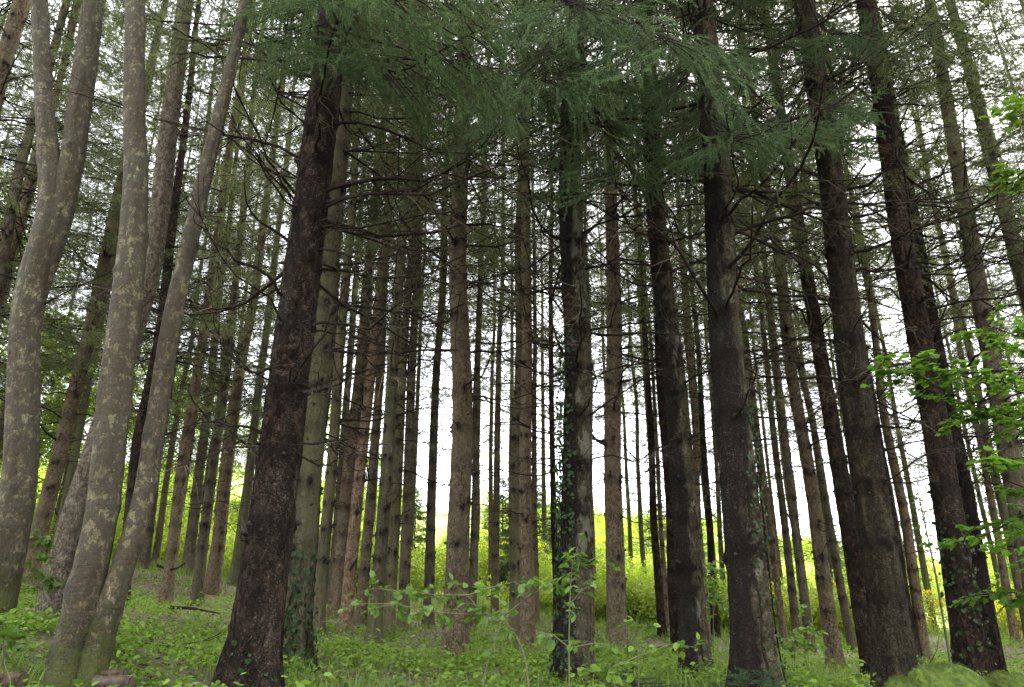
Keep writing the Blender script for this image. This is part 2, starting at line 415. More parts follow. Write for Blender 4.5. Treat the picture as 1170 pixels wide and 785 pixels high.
#==TREETABLE==
# ------------------------------------------------------------------ the spruces: pixel of the foot, distance, width near the foot, pixel of a higher point, bark
# (foot u, foot v, distance m, width px, high u, high v, bark, label)
SPRUCES = [
 (-172, 690, 9.7, 30, 8, 60, 'brown', 'reddish brown spruce at the far left edge beyond the forked mottled trunk'),
 (-100, 690, 13, 18, 43, 127, 'grey', 'dark leaning spruce behind the left side of the forked mottled trunk'),
 (-85, 690, 14, 15, 43, 178, 'brown', 'paler brown spruce close beside the dark one behind the forked mottled trunk'),
 (30, 672, 16, 18, 118, 300, 'brown', 'slanting brown spruce between the forked mottled trunk and the twin-stemmed trunk'),
 (60, 645, 24, 10, 115, 370, 'grey', 'thin dark spruce just behind the slanting brown spruce near the twin-stemmed trunk'),
 (165, 642, 22, 11, 240, 110, 'grey', 'slim grey spruce rising behind the outer stem of the twin-stemmed trunk'),
 (138, 690, 15, 15, 183, 350, 'dark', 'blackish spruce showing in the gap between the two mottled stems'),
 (189, 693, 17, 14, 238, 350, 'brown', 'brown spruce with low dead snag, left of pale grey spruce by the fallen branch'),
 (213, 665, 23, 12, 250, 350, 'grey', 'faint slim spruce farthest back of the four left of the thick black-barked spruce'),
 (224, 697, 18, 13, 264, 350, 'grey', 'pale grey spruce at whose foot the fallen branch lies'),
 (242, 675, 20, 15, 287, 350, 'brown', 'rusty brown spruce nearest the left flank of the thick black-barked spruce'),
 (282, 800, 5.8, 55, 372, 60, 'dark', 'thick black-barked spruce with flared reddish foot, biggest of the dark trunks'),
 (330, 772, 7.7, 36, 385, 150, 'lichen', 'green lichened spruce tight behind the thick black-barked spruce'),
 (350, 727, 15, 12, 381, 350, 'lichen', 'mossy slim spruce touching the right side of the green lichened spruce'),
 (362, 727, 14, 14, 392, 350, 'lichen', 'knotty olive brown spruce second to the right of the green lichened spruce'),
 (376, 702, 21, 8, 402, 350, 'grey', 'very thin spruce peeping out between the olive brown and the broad brown spruce'),
 (385, 698, 17.5, 18, 418, 350, 'brown', 'broad brown spruce directly behind the flaking pinkish spruce'),
 (395, 722, 15, 14, 430, 350, 'red', 'spruce with flaking pinkish red bark and open scars'),
 (413, 710, 17, 13, 437, 350, 'brown', 'straight brown spruce just right of the flaking pinkish spruce'),
 (427, 737, 14, 15, 456, 350, 'lichen', 'pale grey-green spruce forming the left half of the close pair behind the hazel leaves'),
 (444, 730, 15, 13, 465, 350, 'lichen', 'olive spruce forming the right half of the close pair behind the hazel leaves'),
 (461, 720, 17, 12.5, 474, 350, 'grey', 'dark grey spruce next right of the close grey-green pair'),
 (489, 718, 18, 12, 504, 350, 'grey', 'dark spruce alone in the gap left of the big scarred brown spruce'),
 (519, 755, 10, 27, 532, 60, 'brown', 'big brown spruce with pale scarred patch, tallest clear trunk in the centre'),
 (538, 722, 18, 10, 550, 350, 'grey', 'slim dark spruce half hidden by the big scarred brown spruce'),
 (565, 700, 24, 9, 572, 350, 'grey', 'lone slender dark spruce before the meadow between two bigger trunks'),
 (588, 740, 15, 13, 594, 350, 'lichen', 'olive left partner of the double spruce behind the curved sapling'),
 (603, 747, 13.5, 17, 600, 150, 'brown', 'brown front partner of the double spruce behind the curved sapling'),
 (613, 715, 22, 7, 611, 350, 'grey', 'thin spruce hugging the back of the double spruce'),
 (636, 742, 18, 8, 631, 350, 'dark', 'thin blackish spruce hugging the edge of the ivy-clad spruce'),
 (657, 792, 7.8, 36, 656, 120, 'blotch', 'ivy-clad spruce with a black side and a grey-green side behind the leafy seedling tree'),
 (677, 728, 20, 6, 672, 350, 'brown', 'thin spruce mostly hidden by the ivy-clad spruce on the meadow side'),
 (705, 752, 12, 22, 697, 200, 'brown', 'tan brown spruce standing free against the yellow-green meadow'),
 (757, 730, 21, 9, 734, 350, 'dark', 'slim dark spruce right of the free-standing tan spruce'),
 (764, 725, 24, 6, 739, 350, 'brown', 'pencil-thin spruce at the shoulder of the slim dark one by the meadow'),
 (774, 747, 16, 12, 750, 350, 'dark', 'narrow black spruce touching the side of the half-black half-tan spruce'),
 (796, 782, 8.8, 32, 742, 120, 'blotch', 'half-black half-tan spruce dark along its left side'),
 (808, 740, 20, 9, 784, 350, 'brown', 'brown slim spruce just behind the half-black half-tan spruce'),
 (818, 727, 23, 9, 794, 350, 'dark', 'dark slim spruce left of the blotched giant, ringed by bright leaves'),
 (830, 722, 29, 6, 805, 350, 'grey', 'thread-thin far spruce squeezed beside the blotched giant'),
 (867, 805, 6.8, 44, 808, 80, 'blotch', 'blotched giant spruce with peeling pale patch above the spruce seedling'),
 (897, 738, 22, 8, 846, 350, 'brown', 'first and thinnest of the three slim spruces right of the blotched giant'),
 (911, 738, 21, 9, 867, 350, 'grey', 'middle one of the three slim spruces right of the blotched giant'),
 (927, 752, 18, 11, 880, 350, 'grey', 'stoutest of the three slim spruces right of the blotched giant'),
 (955, 765, 14.5, 16, 895, 350, 'brown', 'grey-brown spruce with a long dead side branch beside the three slim spruces'),
 (975, 745, 20, 10, 903, 350, 'grey', 'slim spruce showing between two stouter trunks left of the olive giant'),
 (1000, 785, 12, 20, 895, 150, 'dark', 'dark straight spruce hugging the left edge of the olive giant'),
 (1028, 808, 7.5, 41, 925, 40, 'olive', 'olive giant spruce behind the mossy boulders'),
 (1045, 752, 18, 13, 978, 350, 'dark', 'dark spruce half hidden by the right edge of the olive giant'),
 (1058, 757, 18, 12, 993, 350, 'brown', 'brown spruce right of the olive giant before the yellow broom'),
 (1117, 800, 9, 33, 1005, 120, 'dark', 'wet black spruce partly veiled by the maple leaves'),
 (1142, 790, 12, 21, 1062, 350, 'dark', 'dark spruce close behind the wet black spruce'),
 (1162, 737, 23, 9, 1090, 350, 'brown', 'pale thin spruce at the right edge under the maple leaves'),
 (1209, 805, 11, 25, 1070, 60, 'grey', 'grey spruce leaving the picture at the right edge behind the maple leaves'),
 (1290, 790, 12, 24, 1110, 100, 'grey', 'grey spruce in the upper right corner behind the brightest leaf sprays'),
]
PLANE = lambda X, Y: CAM_Z - .9 + .04 * Y - .078 * X
feet = []
for (u0, v0, d, w, u1, v1, bk, lab) in SPRUCES:
    feet.append(at(u0, v0, d))
feet.append(at(85, 800, 5.0)); feet.append(at(-5, 700, 6.6)); feet.append(at(52, 745, 8.0))
feet = np.array(feet)
f_res = feet[:, 2] - PLANE(feet[:, 0], feet[:, 1])
f_res = np.clip(f_res, -.8, 1.2)

def ground_z(X, Y):
    X = np.asarray(X, float); Y = np.asarray(Y, float)
    shp = X.shape
    x, y = X.ravel(), Y.ravel()
    d2 = (x[:, None] - feet[None, :, 0]) ** 2 + (y[:, None] - feet[None, :, 1]) ** 2
    s2 = (0.5 + .05 * feet[None, :, 1]) ** 2
    wgt = np.exp(-d2 / (2 * s2)) + 3e-3 / (1 + d2 / 4) ** 2
    res = (wgt * f_res[None]).sum(1) / (wgt.sum(1) + 2e-3)
    xl = np.clip(x, -30, 25)
    z = CAM_Z - .9 + .04 * np.clip(y, -30, 60) - .078 * xl + res
    h = np.clip((y - 27) / 40, 0, 1); h = h * h * (3 - 2 * h)
    A = 6.0 - .045 * np.clip(x, -40, 45)
    z += h * A
    z += (vnoise(x * .9, y * .9, 3) - .5) * .12 + (vnoise(x * .12, y * .12, 5) - .5) * np.clip((y - 25) / 20, 0, 1) * 1.4
    return z.reshape(shp)
def gz(x, y): return float(ground_z(np.array([x]), np.array([y]))[0])

# ------------------------------------------------------------------ ground
def build_ground():
    xs = np.concatenate([np.linspace(-420, -34, 20)[:-1], np.linspace(-34, 34, 150), np.linspace(34, 420, 20)[1:]])
    ys = np.concatenate([np.linspace(-120, -6, 12)[:-1], np.linspace(-6, 34, 130), np.linspace(34, 80, 40)[1:], np.linspace(80, 600, 18)[1:]])
    X, Y = np.meshgrid(xs, ys)
    Z = ground_z(X, Y)
    V = np.stack([X, Y, Z], -1).reshape(-1, 3)
    nx, ny = len(xs), len(ys)
    i = np.arange(ny - 1)[:, None] * nx; j = np.arange(nx - 1)[None]
    q = np.stack([i + j, i + j + 1, i + nx + j + 1, i + nx + j], -1).reshape(-1, 4)
    mb = MB(); mb.add(V, q=q)
    tag(link('ground', mb.mesh('ground', [M['ground']])), kind='structure')
build_ground()

# ------------------------------------------------------------------ spruce parts
def curve_pts(n_, k, start, direction, L, droop, tip_up, wob):
    """n_ gently bent centre lines. start (n,3), direction (n,3), L (n,)"""
    s = np.linspace(0, 1, k)[None, :, None]
    d = norm(direction)[:, None]
    side = norm(np.cross(direction, np.array([0, 0, 1.])))[:, None]
    ph = rng.uniform(0, 6.28, (n_, 1, 1)); fr = rng.uniform(2, 5, (n_, 1, 1))
    L = np.asarray(L)[:, None, None]
    P = start[:, None] + d * (L * s)
    z = (-np.asarray(droop)[:, None, None] * s ** 1.3 + np.asarray(tip_up)[:, None, None] * s ** 3) * L
    P = P + np.array([0, 0, 1.]) * z + side * (np.sin(s * fr + ph) - np.sin(ph)) * wob * L
    P[:, :, 2] += (np.sin(s * fr * 2.3 + ph * 1.7) - np.sin(ph * 1.7))[:, :, 0] * (wob * .5 * L)[:, :, 0]
    return P

def on_curve(P, idx, t):
    """points and tangents of curves P[idx] at parameter t"""
    k = P.shape[1]
    f = np.clip(t * (k - 1), 0, k - 1.001); a = f.astype(int); fr = (f - a)[:, None]
    p = P[idx, a] * (1 - fr) + P[idx, a + 1] * fr
    return p, norm(P[idx, a + 1] - P[idx, a])

def dead_branch(mb, start, direction, L, r0, twigs_per_m, mat=0, ns=5, fine=True, fmat=1):
    n_ = len(start)
    P = curve_pts(n_, 10, start, direction, L, rng.uniform(.05, .32, n_), rng.uniform(.0, .35, n_), .035)
    P[:, 1:] += np.cumsum(rng.normal(size=(n_, 9, 3)) * .013, axis=1) * L[:, None, None]
    tipr = np.where(rng.random(n_) < .4, .45, .12)[:, None]
    s = 1 + (tipr - 1) * np.linspace(0, 1, 10)[None]
    tubes(mb, P, r0[:, None] * s, ns, mat)
    nf = n_ * 3; fi = np.repeat(np.arange(n_), 3); ft = rng.uniform(.25, .8, nf)
    fp, fg = on_curve(P, fi, ft)
    fd = norm(fg + rng.normal(size=(nf, 3)) * np.array([.6, .6, .35]))
    FQ = curve_pts(nf, 6, fp, fd, L[fi] * rng.uniform(.2, .5, nf), rng.uniform(-.1, .3, nf), rng.uniform(-.1, .3, nf), .06)
    tubes(mb, FQ, (r0[fi] * .45)[:, None] * np.linspace(1, .3, 6)[None], 4, mat)
    cnt = np.maximum(3, (L * twigs_per_m).astype(int))
    idx = np.repeat(np.arange(n_), cnt); m = len(idx)
    t = rng.uniform(.28, .98, m)
    p, tg = on_curve(P, idx, t)
    sgn = np.where(rng.random(m) < .5, 1., -1.)[:, None]
    sd = norm(np.cross(tg, np.array([0, 0, 1.]))) * sgn
    d = norm(tg * rng.uniform(.4, 1.0, m)[:, None] + sd * rng.uniform(.5, 1.0, m)[:, None] + np.array([0, 0, 1.]) * rng.uniform(-.55, .25, m)[:, None])
    l = L[idx] * rng.uniform(.10, .34, m) * (1.1 - .6 * t)
    Q = curve_pts(m, 5, p, d, l, rng.uniform(-.1, .45, m), rng.uniform(-.1, .4, m), .05)
    tubes(mb, Q, np.linspace(1, .3, 5)[None] * rng.uniform(.0022, .0042, m)[:, None], 3, fmat)
    if fine:
        m2 = int(m * 1.4); i2 = rng.integers(0, m, m2); t2 = rng.uniform(.25, .95, m2)
        p2, tg2 = on_curve(Q, i2, t2)
        d2 = norm(tg2 + rng.normal(size=(m2, 3)) * .8 + np.array([0, 0, -.25]))
        l2 = l[i2] * rng.uniform(.2, .55, m2)
        Q2 = curve_pts(m2, 3, p2, d2, l2, rng.uniform(0, .3, m2), np.zeros(m2), .05)
        tubes(mb, Q2, np.linspace(1, .4, 3)[None] * np.full(m2, .0019)[:, None], 3, fmat)
    return P

def live_branches(mb, start, direction, L, r0, side_per_m, per_m, ln, w, droop=(.1, .4), bare=.22, mw=0, mn=1):
    n_ = len(start)
    P = curve_pts(n_, 9, start, direction, L, rng.uniform(*droop, n_), rng.uniform(.05, .3, n_), .03)
    tubes(mb, P, r0[:, None] * np.linspace(1, .15, 9)[None], 4, mw)
    needles(mb, P[:, 6:-1].reshape(-1, 3), P[:, 7:].reshape(-1, 3), per_m, ln, w, mn)
    cnt = np.maximum(4, (L * side_per_m).astype(int))
    idx = np.repeat(np.arange(n_), cnt); m = len(idx)
    t = bare + (1 - bare) * rng.random(m) ** .85
    p, tg = on_curve(P, idx, t)
    sgn = np.where(rng.random(m) < .5, 1., -1.)[:, None]
    sd = norm(np.cross(tg, np.array([0, 0, 1.]))) * sgn
    d = norm(tg * rng.uniform(.5, .9, m)[:, None] + sd * rng.uniform(.6, 1.0, m)[:, None] + np.array([0, 0, 1.]) * rng.uniform(-.75, -.02, m)[:, None])
    l = np.minimum(L[idx] * .42, .62) * rng.uniform(.5, 1.1, m) * (1.15 - .75 * t)
    Q = curve_pts(m, 4, p, d, l, rng.uniform(.1, .6, m), rng.uniform(0, .2, m), .03)
    tubes(mb, Q, np.linspace(1, .4, 4)[None] * np.full(m, .003)[:, None], 3, mw)
    needles(mb, Q[:, :-1].reshape(-1, 3), Q[:, 1:].reshape(-1, 3), per_m, ln, w, mn)
    m2 = m * 2; i2 = rng.integers(0, m, m2); t2 = rng.uniform(.2, .9, m2)
    p2, tg2 = on_curve(Q, i2, t2)
    d2 = norm(tg2 * .8 + rng.normal(size=(m2, 3)) * np.array([.6, .6, .3]) + np.array([0, 0, -.35]))
    l2 = l[i2] * rng.uniform(.25, .55, m2)
    needles(mb, p2, p2 + d2 * l2[:, None], per_m, ln, w, mn)

TREE_H = 25.0
def crown_mesh(name, dead_from, live_from, n_dead, seed_k, dens=1.0, Lmax=2.6):
    mb = MB()
    st, dr, L, r0 = [], [], [], []
    z = dead_from
    while z < live_from + 1.0 and n_dead:
        for k in range(random.randint(n_dead - 1, n_dead + 1)):
            a = random.uniform(0, 6.283)
            st.append((0, 0, z + random.uniform(-.05, .05))); dr.append((math.cos(a), math.sin(a), random.uniform(-.1, .35)))
            L.append(random.uniform(.6, 2.0)); r0.append(random.uniform(.006, .011))
        z += random.uniform(.38, .6)
    if st:
        dead_branch(mb, np.array(st), np.array(dr), np.array(L), np.array(r0), 9, 0, 4, fmat=2)
    st, dr, L, r0, bare = [], [], [], [], []
    z = live_from
    while z < TREE_H - .5:
        f = (z - live_from) / (TREE_H - live_from)
        for k in range(random.randint(3, 5) if f < .25 else random.randint(4, 6)):
            a = random.uniform(0, 6.283)
            st.append((0, 0, z + random.uniform(-.08, .08))); dr.append((math.cos(a), math.sin(a), random.uniform(-.12, .25) + f * .3))
            L.append(Lmax * (1 - f) ** .8 * random.uniform(.65, 1.1) + .25); r0.append(.008 + .008 * (1 - f))
        z += random.uniform(.4, .6)
    if n_dead:
        for k in range(14):
            a = random.uniform(0, 6.283); st.append((0, 0, random.uniform(max(4.0, dead_from + .5), live_from))); dr.append((math.cos(a), math.sin(a), random.uniform(-.2, .2)))
            L.append(random.uniform(.7, 1.6)); r0.append(.006)
    live_branches(mb, np.array(st), np.array(dr), np.array(L), np.array(r0), 14 * dens, 90, .036, .0075, bare=.22)
    return mb.mesh(name, [M['twig'], M['needle'], M['fine_twig']], smooth=False)

crowns_near = [crown_mesh('crown', 6.5, 6.7, 0, k, 1.45, 2.9) for k in range(2)]
crowns_mid = [crown_mesh('crown', 6.0, 9.3, 2, k, .95) for k in range(2)]
crowns_far = [crown_mesh('crown', 2.0 + k * .6, 8.2 + k * .7, 3, k, .95) for k in range(4)]

crowns_low = [crown_mesh('crown', 2.2, 5.6 + k * .7, 2, k, 1.0) for k in range(2)]

def branch_mesh(L, r):
    mb = MB()
    dead_branch(mb, np.zeros((1, 3)), np.array([[1, 0, random.uniform(-.05, .15)]]), np.array([L]), np.array([r]), 8, 0, 6)
    return mb.mesh('branch', [M['twig'], M['fine_twig']])
BRL = [random.uniform(1.5, 2.4) for k in range(12)]
BR = [branch_mesh(l_, random.uniform(.011, .017)) for l_ in BRL]

def bough_mesh(L, droop):
    """a live fir bough: limb and its needle-covered twigs as two meshes"""
    mb, mn = MB(), MB()
    P = curve_pts(1, 12, np.zeros((1, 3)), np.array([[1., 0, .1]]), np.array([L]), np.array([droop]), np.array([.12]), .045)
    tubes(mb, P, .017 * np.linspace(1, .15, 12)[None], 6)
    m = int(L * 15); idx = np.zeros(m, int)
    t = .22 + .78 * (np.arange(m) + rng.random(m)) / m
    p, tg = on_curve(P, idx, t)
    sgn = np.where(np.arange(m) % 2 == 0, 1., -1.)[:, None]
    sd = norm(np.cross(tg, np.array([0, 0, 1.]))) * sgn
    d = norm(tg * rng.uniform(.5, .85, m)[:, None] + sd * rng.uniform(.7, 1.0, m)[:, None] + np.array([0, 0, 1.]) * rng.uniform(-.4, .08, m)[:, None])
    l = L * .36 * rng.uniform(.6, 1.1, m) * np.sin(np.clip(1.1 - .9 * t + .25, 0, 1) * 1.57) * np.clip(t * 2.2, .3, 1)
    Q = curve_pts(m, 7, p, d, l, rng.uniform(.08, .45, m), rng.uniform(0, .25, m), .03)
    tubes(mb, Q, np.linspace(1, .3, 7)[None] * np.full(m, .0045)[:, None], 4)
    cnt = np.maximum(3, (l * 15).astype(int)); i2 = np.repeat(np.arange(m), cnt); m2 = len(i2)
    t2 = rng.uniform(.15, 1, m2); p2, tg2 = on_curve(Q, i2, t2)
    s2 = norm(np.cross(tg2, np.array([0, 0, 1.]))) * np.where(rng.random(m2) < .5, 1., -1.)[:, None]
    d2 = norm(tg2 * .75 + s2 * rng.uniform(.6, 1, m2)[:, None] + np.array([0, 0, 1.]) * rng.uniform(-.5, .1, m2)[:, None])
    l2 = np.clip(l[i2] * .42, .09, .30) * rng.uniform(.5, 1.1, m2) * (1.2 - .6 * t2)
    Q2 = curve_pts(m2, 3, p2, d2, l2, rng.uniform(.05, .3, m2), np.zeros(m2), .02)
    tubes(mb, Q2, np.linspace(1, .5, 3)[None] * np.full(m2, .0018)[:, None], 3)
    for Z in (Q[:, 2:], Q2):
        needles(mn, Z[:, :-1].reshape(-1, 3), Z[:, 1:].reshape(-1, 3), 950, .0155, .0044, 0, flat=.8)
    return mb.mesh('bough', [M['twig']]), mn.mesh('needles', [M['needle_fir']], smooth=False)
BOUGHS = [bough_mesh(2.6, d_) for d_ in (.22, .12, .32, .05, .25)]

def trunk_mesh(r0, pts_h, ns, fine_to, step, seed, bulge=1.0, H=TREE_H, flare=.55, knots=True, band=.3):
    """trunk along local z with root flare, lumps, whorl knots; stain attribute darkens the knots"""
    rg = np.random.default_rng(seed)
    z = np.concatenate([np.arange(-.5, fine_to, step), np.linspace(fine_to, H, 14)])
    k = len(z)
    th = np.arange(ns) / ns * 2 * np.pi
    zc = np.maximum(z, 0)
    R = r0 * (1 - .93 * (zc / H) ** 1.05)
    R = R * (1 + flare * np.exp(-zc / (r0 * 1.5)))
    lobes = 1 + .16 * np.exp(-zc / (r0 * 2.6))[:, None] * np.sin(th[None] * 5 + seed) + .05 * np.sin(th[None] * 2 + seed * 1.3 + z[:, None] * .15)
    if ns >= 40:
        lobes = lobes + (vnoise(th[None] * 13 + 0 * z[:, None], z[:, None] * 16 + 0 * th[None], seed + 2) - .5) * .055 + (vnoise(th[None] * 5 + 0 * z[:, None], z[:, None] * 7 + 0 * th[None], seed + 4) - .5) * .05
    nz = vnoise(th[None] * 6 / 6.28 * 4 + 0 * z[:, None], z[:, None] * 5 + 0 * th[None], seed) - .5
    lobes = lobes + nz * .05
    stain = np.zeros((k, ns))
    stubs = []; stubs2 = []
    hz = .9 + rg.uniform(0, .4)
    if knots:
        while hz < min(H - 1, fine_to + 2):
            nk = rg.integers(4, 8)
            Rk = np.interp(hz, z, R)
            lobes += (.018 * bulge * np.exp(-((z - hz) / .06) ** 2))[:, None]
            stain += (band * np.exp(-((z - hz) / .09) ** 2))[:, None] * (.4 + .6 * vnoise(th * 2, th * 0 + hz * 7, seed))[None]
            for j in range(nk):
                a = rg.uniform(0, 6.283); hh = hz + rg.uniform(-.08, .08)
                da = (th - a + np.pi) % (2 * np.pi) - np.pi
                dd = np.sqrt((da[None] * Rk / .026) ** 2 + ((z - hh)[:, None] / .03) ** 2)
                stain += 1.7 * np.exp(-dd ** 2)
                lobes += .09 * bulge * np.exp(-(dd / 1.3) ** 2)
                run = np.exp(-(da[None] * Rk / .02) ** 2) * np.exp(-np.abs((z - hh)[:, None]) / .22) * (z < hh)[:, None]
                stain += .35 * run
                stubs.append((a, hh, Rk))
            for j in range(rg.integers(4, 10)):
                a = rg.uniform(0, 6.283); hh = hz + rg.uniform(.06, .5)
                da = (th - a + np.pi) % (2 * np.pi) - np.pi
                dd = np.sqrt((da[None] * Rk / .016) ** 2 + ((z - hh)[:, None] / .02) ** 2)
                stubs2.append((a, hh, Rk))
            hz += rg.uniform(.42, .62)
    cx = np.interp(z, pts_h[0], pts_h[1]) + (vnoise(z * .35, z * 0, seed + 5) - .5) * .12 * np.clip(z / 3, 0, 1)
    cy = (vnoise(z * .35, z * 0, seed + 9) - .5) * .12 * np.clip(z / 3, 0, 1)
    rr = R[:, None] * lobes
    V = np.stack([cx[:, None] + rr * np.cos(th), cy[:, None] + rr * np.sin(th), np.repeat(z[:, None], ns, 1)], -1)
    i = np.arange(k - 1)[:, None] * ns; j = np.arange(ns)[None]; j2 = (j + 1) % ns
    q = np.stack([i + j, i + j2, i + ns + j2, i + ns + j], -1).reshape(-1, 4)
    mb = MB(); mb.add(V.reshape(-1, 3), q=q, attr=np.clip(stain, 0, 1).ravel())
    for lst, ra, rb, la, lb in ((stubs, .014, .023, .012, .05), (stubs2, .008, .013, .004, .018)):
        if not lst: continue
        A = np.array([q[0] for q in lst]); Hh = np.array([q[1] for q in lst]); Rk = np.array([q[2] for q in lst])
        ln = rg.uniform(la, lb, len(A)) * (1 if ns >= 28 else .45)
        px_ = np.interp(Hh, z, cx); py_ = np.interp(Hh, z, cy)
        d = np.stack([np.cos(A), np.sin(A), rg.uniform(-.2, .4, len(A))], -1)
        o = np.stack([px_, py_, Hh], -1)
        rs = rg.uniform(ra, rb, len(A)) * (1 + .015 * max(0, 30 - ns))
        Pp = np.stack([o + d * (Rk - .02)[:, None], o + d * (Rk + ln * .6)[:, None], o + d * (Rk + ln)[:, None], o + d * (Rk + ln + .003)[:, None]], 1)
        tubes(mb, Pp, np.stack([rs * 1.25, rs, rs * .7, rs * .05], 1), 6, 1)
    return mb, stubs, (z, cx, cy, R)

def spruce(i, row):
    u0, v0, d, w, u1, v1, bk, lab = row
    p0, p1 = at(u0, v0, d), at(u1, v1, d)
    g = gz(p0[0], p0[1])
    base = np.array((p0[0], p0[1], g))
    ax = Vector(p1 - p0).normalized()
    rot = Vector((0, 0, 1)).rotation_difference(ax)
    r0 = px_size(w, 600, d) / 2 * 1.0
    near = d < 13.6
    root = empty('spruce_tree', base, rot)
    tag(root, lab, 'spruce', 'spruces of the dark stand')
    ns, step = (80, .022) if d < 9.5 else ((40, .032) if d < 16 else (20, .07))
    spin = Quaternion((0, 0, 1), random.uniform(0, 6.28))
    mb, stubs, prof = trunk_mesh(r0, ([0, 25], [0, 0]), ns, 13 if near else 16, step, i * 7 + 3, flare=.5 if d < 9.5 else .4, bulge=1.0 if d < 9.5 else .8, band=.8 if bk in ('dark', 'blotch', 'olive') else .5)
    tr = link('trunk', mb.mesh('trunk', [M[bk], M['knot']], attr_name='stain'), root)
    if near: cm = crowns_near[i % 2]
    elif u0 < 300 or u0 > 1080: cm = crowns_low[i % 2]
    elif d < 16.5: cm = crowns_mid[i % 2]
    else: cm = crowns_far[i % 4]
    cr = link('crown', cm, root)
    cr.rotation_euler = (0, 0, random.uniform(0, 6.28)); sc = random.uniform(.93, 1.08); cr.scale = (sc, sc, 1)
    if d < 16.5:
        # single dead branches grow out of the knots
        rgx = random.Random(i * 13 + 1)
        usable = [s for s in stubs if 1.9 < s[1] < 8.0]
        rgx.shuffle(usable)
        for (a, hh, Rk) in usable[:36 if d < 13.6 else 20]:
            b = link('branch', rgx.choice(BR), root)
            b.location = (np.interp(hh, prof[0], prof[1]) + math.cos(a) * Rk * .8, np.interp(hh, prof[0], prof[2]) + math.sin(a) * Rk * .8, hh)
            b.rotation_euler = (rgx.uniform(-.5, .5), rgx.uniform(-.45, .12), a)
            s_ = rgx.uniform(.5, 1.35) * (0.55 if hh < 3 else 1.0)
            b.scale = (s_, s_, s_)
    return root, r0
TREES = {}
for i, row in enumerate(SPRUCES):
    TREES[i] = spruce(i, row)
    TREES[i] += (row,)
IDX = {key: next(i for i, r in enumerate(SPRUCES) if r[7].startswith(key)) for key in
       ('thick black', 'green lichened', 'big brown', 'ivy-clad', 'half-black', 'blotched giant', 'olive giant', 'wet black', 'tan brown')}

def add_bough(key, u, v, d, tip, k, scale=1.0, roll=0.0):
    """a live bough on a spruce, from the trunk at pixel height v to the tip (u, v, distance)"""
    root, r0, row = TREES[IDX[key]]
    bpy.context.view_layer.update()
    a = Vector(at(u, v, row[2])); t = Vector(at(*tip))
    inv = root.matrix_basis.inverted()
    la, lt = inv @ a, inv @ t
    la.x *= .3; la.y *= .3
    dvec = lt - la
    me, mn = BOUGHS[k]
    b = link('bough', me, root); n = link('needles', mn, b)
    q = dvec.to_track_quat('X', 'Z')
    b.rotation_mode = 'QUATERNION'; b.rotation_quaternion = q @ Quaternion((1, 0, 0), roll)
    s_ = dvec.length / 2.6 * scale
    b.scale = (s_, min(1.2, max(s_, .8)), min(1.2, max(s_, .8))); b.location = la
#==BOUGHS==
add_bough('thick black', 372, 60, 5.8, (540, 128, 4.3), 3)
add_bough('thick black', 372, -10, 5.8, (490, 30, 3.9), 1)
add_bough('thick black', 375, -30, 5.8, (420, 40, 4.4), 2, .9)
add_bough('thick black', 375, -20, 5.8, (300, 20, 4.8), 3, .8)
add_bough('ivy-clad', 656, 40, 7.8, (625, 138, 5.2), 1)
add_bough('ivy-clad', 656, 0, 7.8, (740, 60, 4.4), 0)
add_bough('ivy-clad', 656, 70, 7.8, (765, 165, 5.4), 2, .9)
add_bough('ivy-clad', 656, -60, 7.8, (660, 5, 4.6), 4)
add_bough('half-black', 742, 80, 8.8, (695, 130, 6.4), 3)
add_bough('blotched giant', 810, 40, 6.8, (750, 125, 5.2), 0, .9)
add_bough('blotched giant', 810, 110, 6.8, (850, 205, 5.2), 1, .9)
add_bough('olive giant', 930, 130, 7.5, (895, 195, 5.8), 3, .9)
add_bough('olive giant', 928, 90, 7.5, (955, 170, 5.9), 1, .8)
add_bough('thick black', 375, -90, 5.8, (560, -30, 4.6), 3, .9)
add_bough('big brown', 532, 60, 10, (470, 90, 8.2), 4, .7)
add_bough('half-black', 742, -10, 8.8, (800, 30, 7.0), 3, .9)
add_bough('olive giant', 926, 0, 7.5, (1000, 40, 5.8), 4, .9)
add_bough('olive giant', 926, -40, 7.5, (880, -5, 5.6), 3, .9)
add_bough('wet black', 1000, 0, 9, (1060, 55, 7.4), 1, .9)
add_bough('wet black', 1005, 50, 9, (960, 95, 7.6), 3, .8)

def add_limb(key, v, tip, k, thick=1.0):
    """a long dead limb from the trunk at pixel height v to the tip (u, v, distance)"""
    root, r0, row = TREES[IDX[key]]
    inv = root.matrix_basis.inverted()
    t = inv @ Vector(at(*tip))
    ua = row[0] + (row[4] - row[0]) * (v - row[1]) / (row[5] - row[1])
    la = inv @ Vector(at(ua, v, row[2]))
    la.x, la.y = .4 * r0 * np.sign(t.x), 0
    d = t - la
    b = link('branch', BR[k % len(BR)], root)
    me = BR[k % len(BR)]
    b.rotation_mode = 'QUATERNION'; b.rotation_quaternion = d.to_track_quat('X', 'Z')
    s_ = d.length / BRL[k % len(BR)]
    b.scale = (s_, max(s_, .9) * thick, max(s_, .9) * thick); b.location = la
for k, (v, tip, th_) in enumerate([(225, (600, 178, 5.4), 1.5), (262, (545, 205, 5.6), 1.2), (290, (520, 284, 5.2), 1.1), (300, (500, 262, 6.2), .9), (375, (520, 350, 5.2), 1.2),
        (437, (490, 410, 5.0), 1.0), (505, (445, 482, 5.2), 1.0), (512, (420, 505, 5.6), .9), (425, (212, 376, 5.0), 1.2), (500, (182, 512, 5.0), 1.1), (497, (200, 452, 5.4), 1.0),
        (340, (235, 262, 5.2), 1.1), (290, (250, 190, 5.0), 1.2), (330, (225, 300, 5.5), 1.0), (240, (270, 140, 5.2), 1.1), (600, (260, 590, 5.5), .6)]):
    add_limb('thick black', v, tip, k, th_)
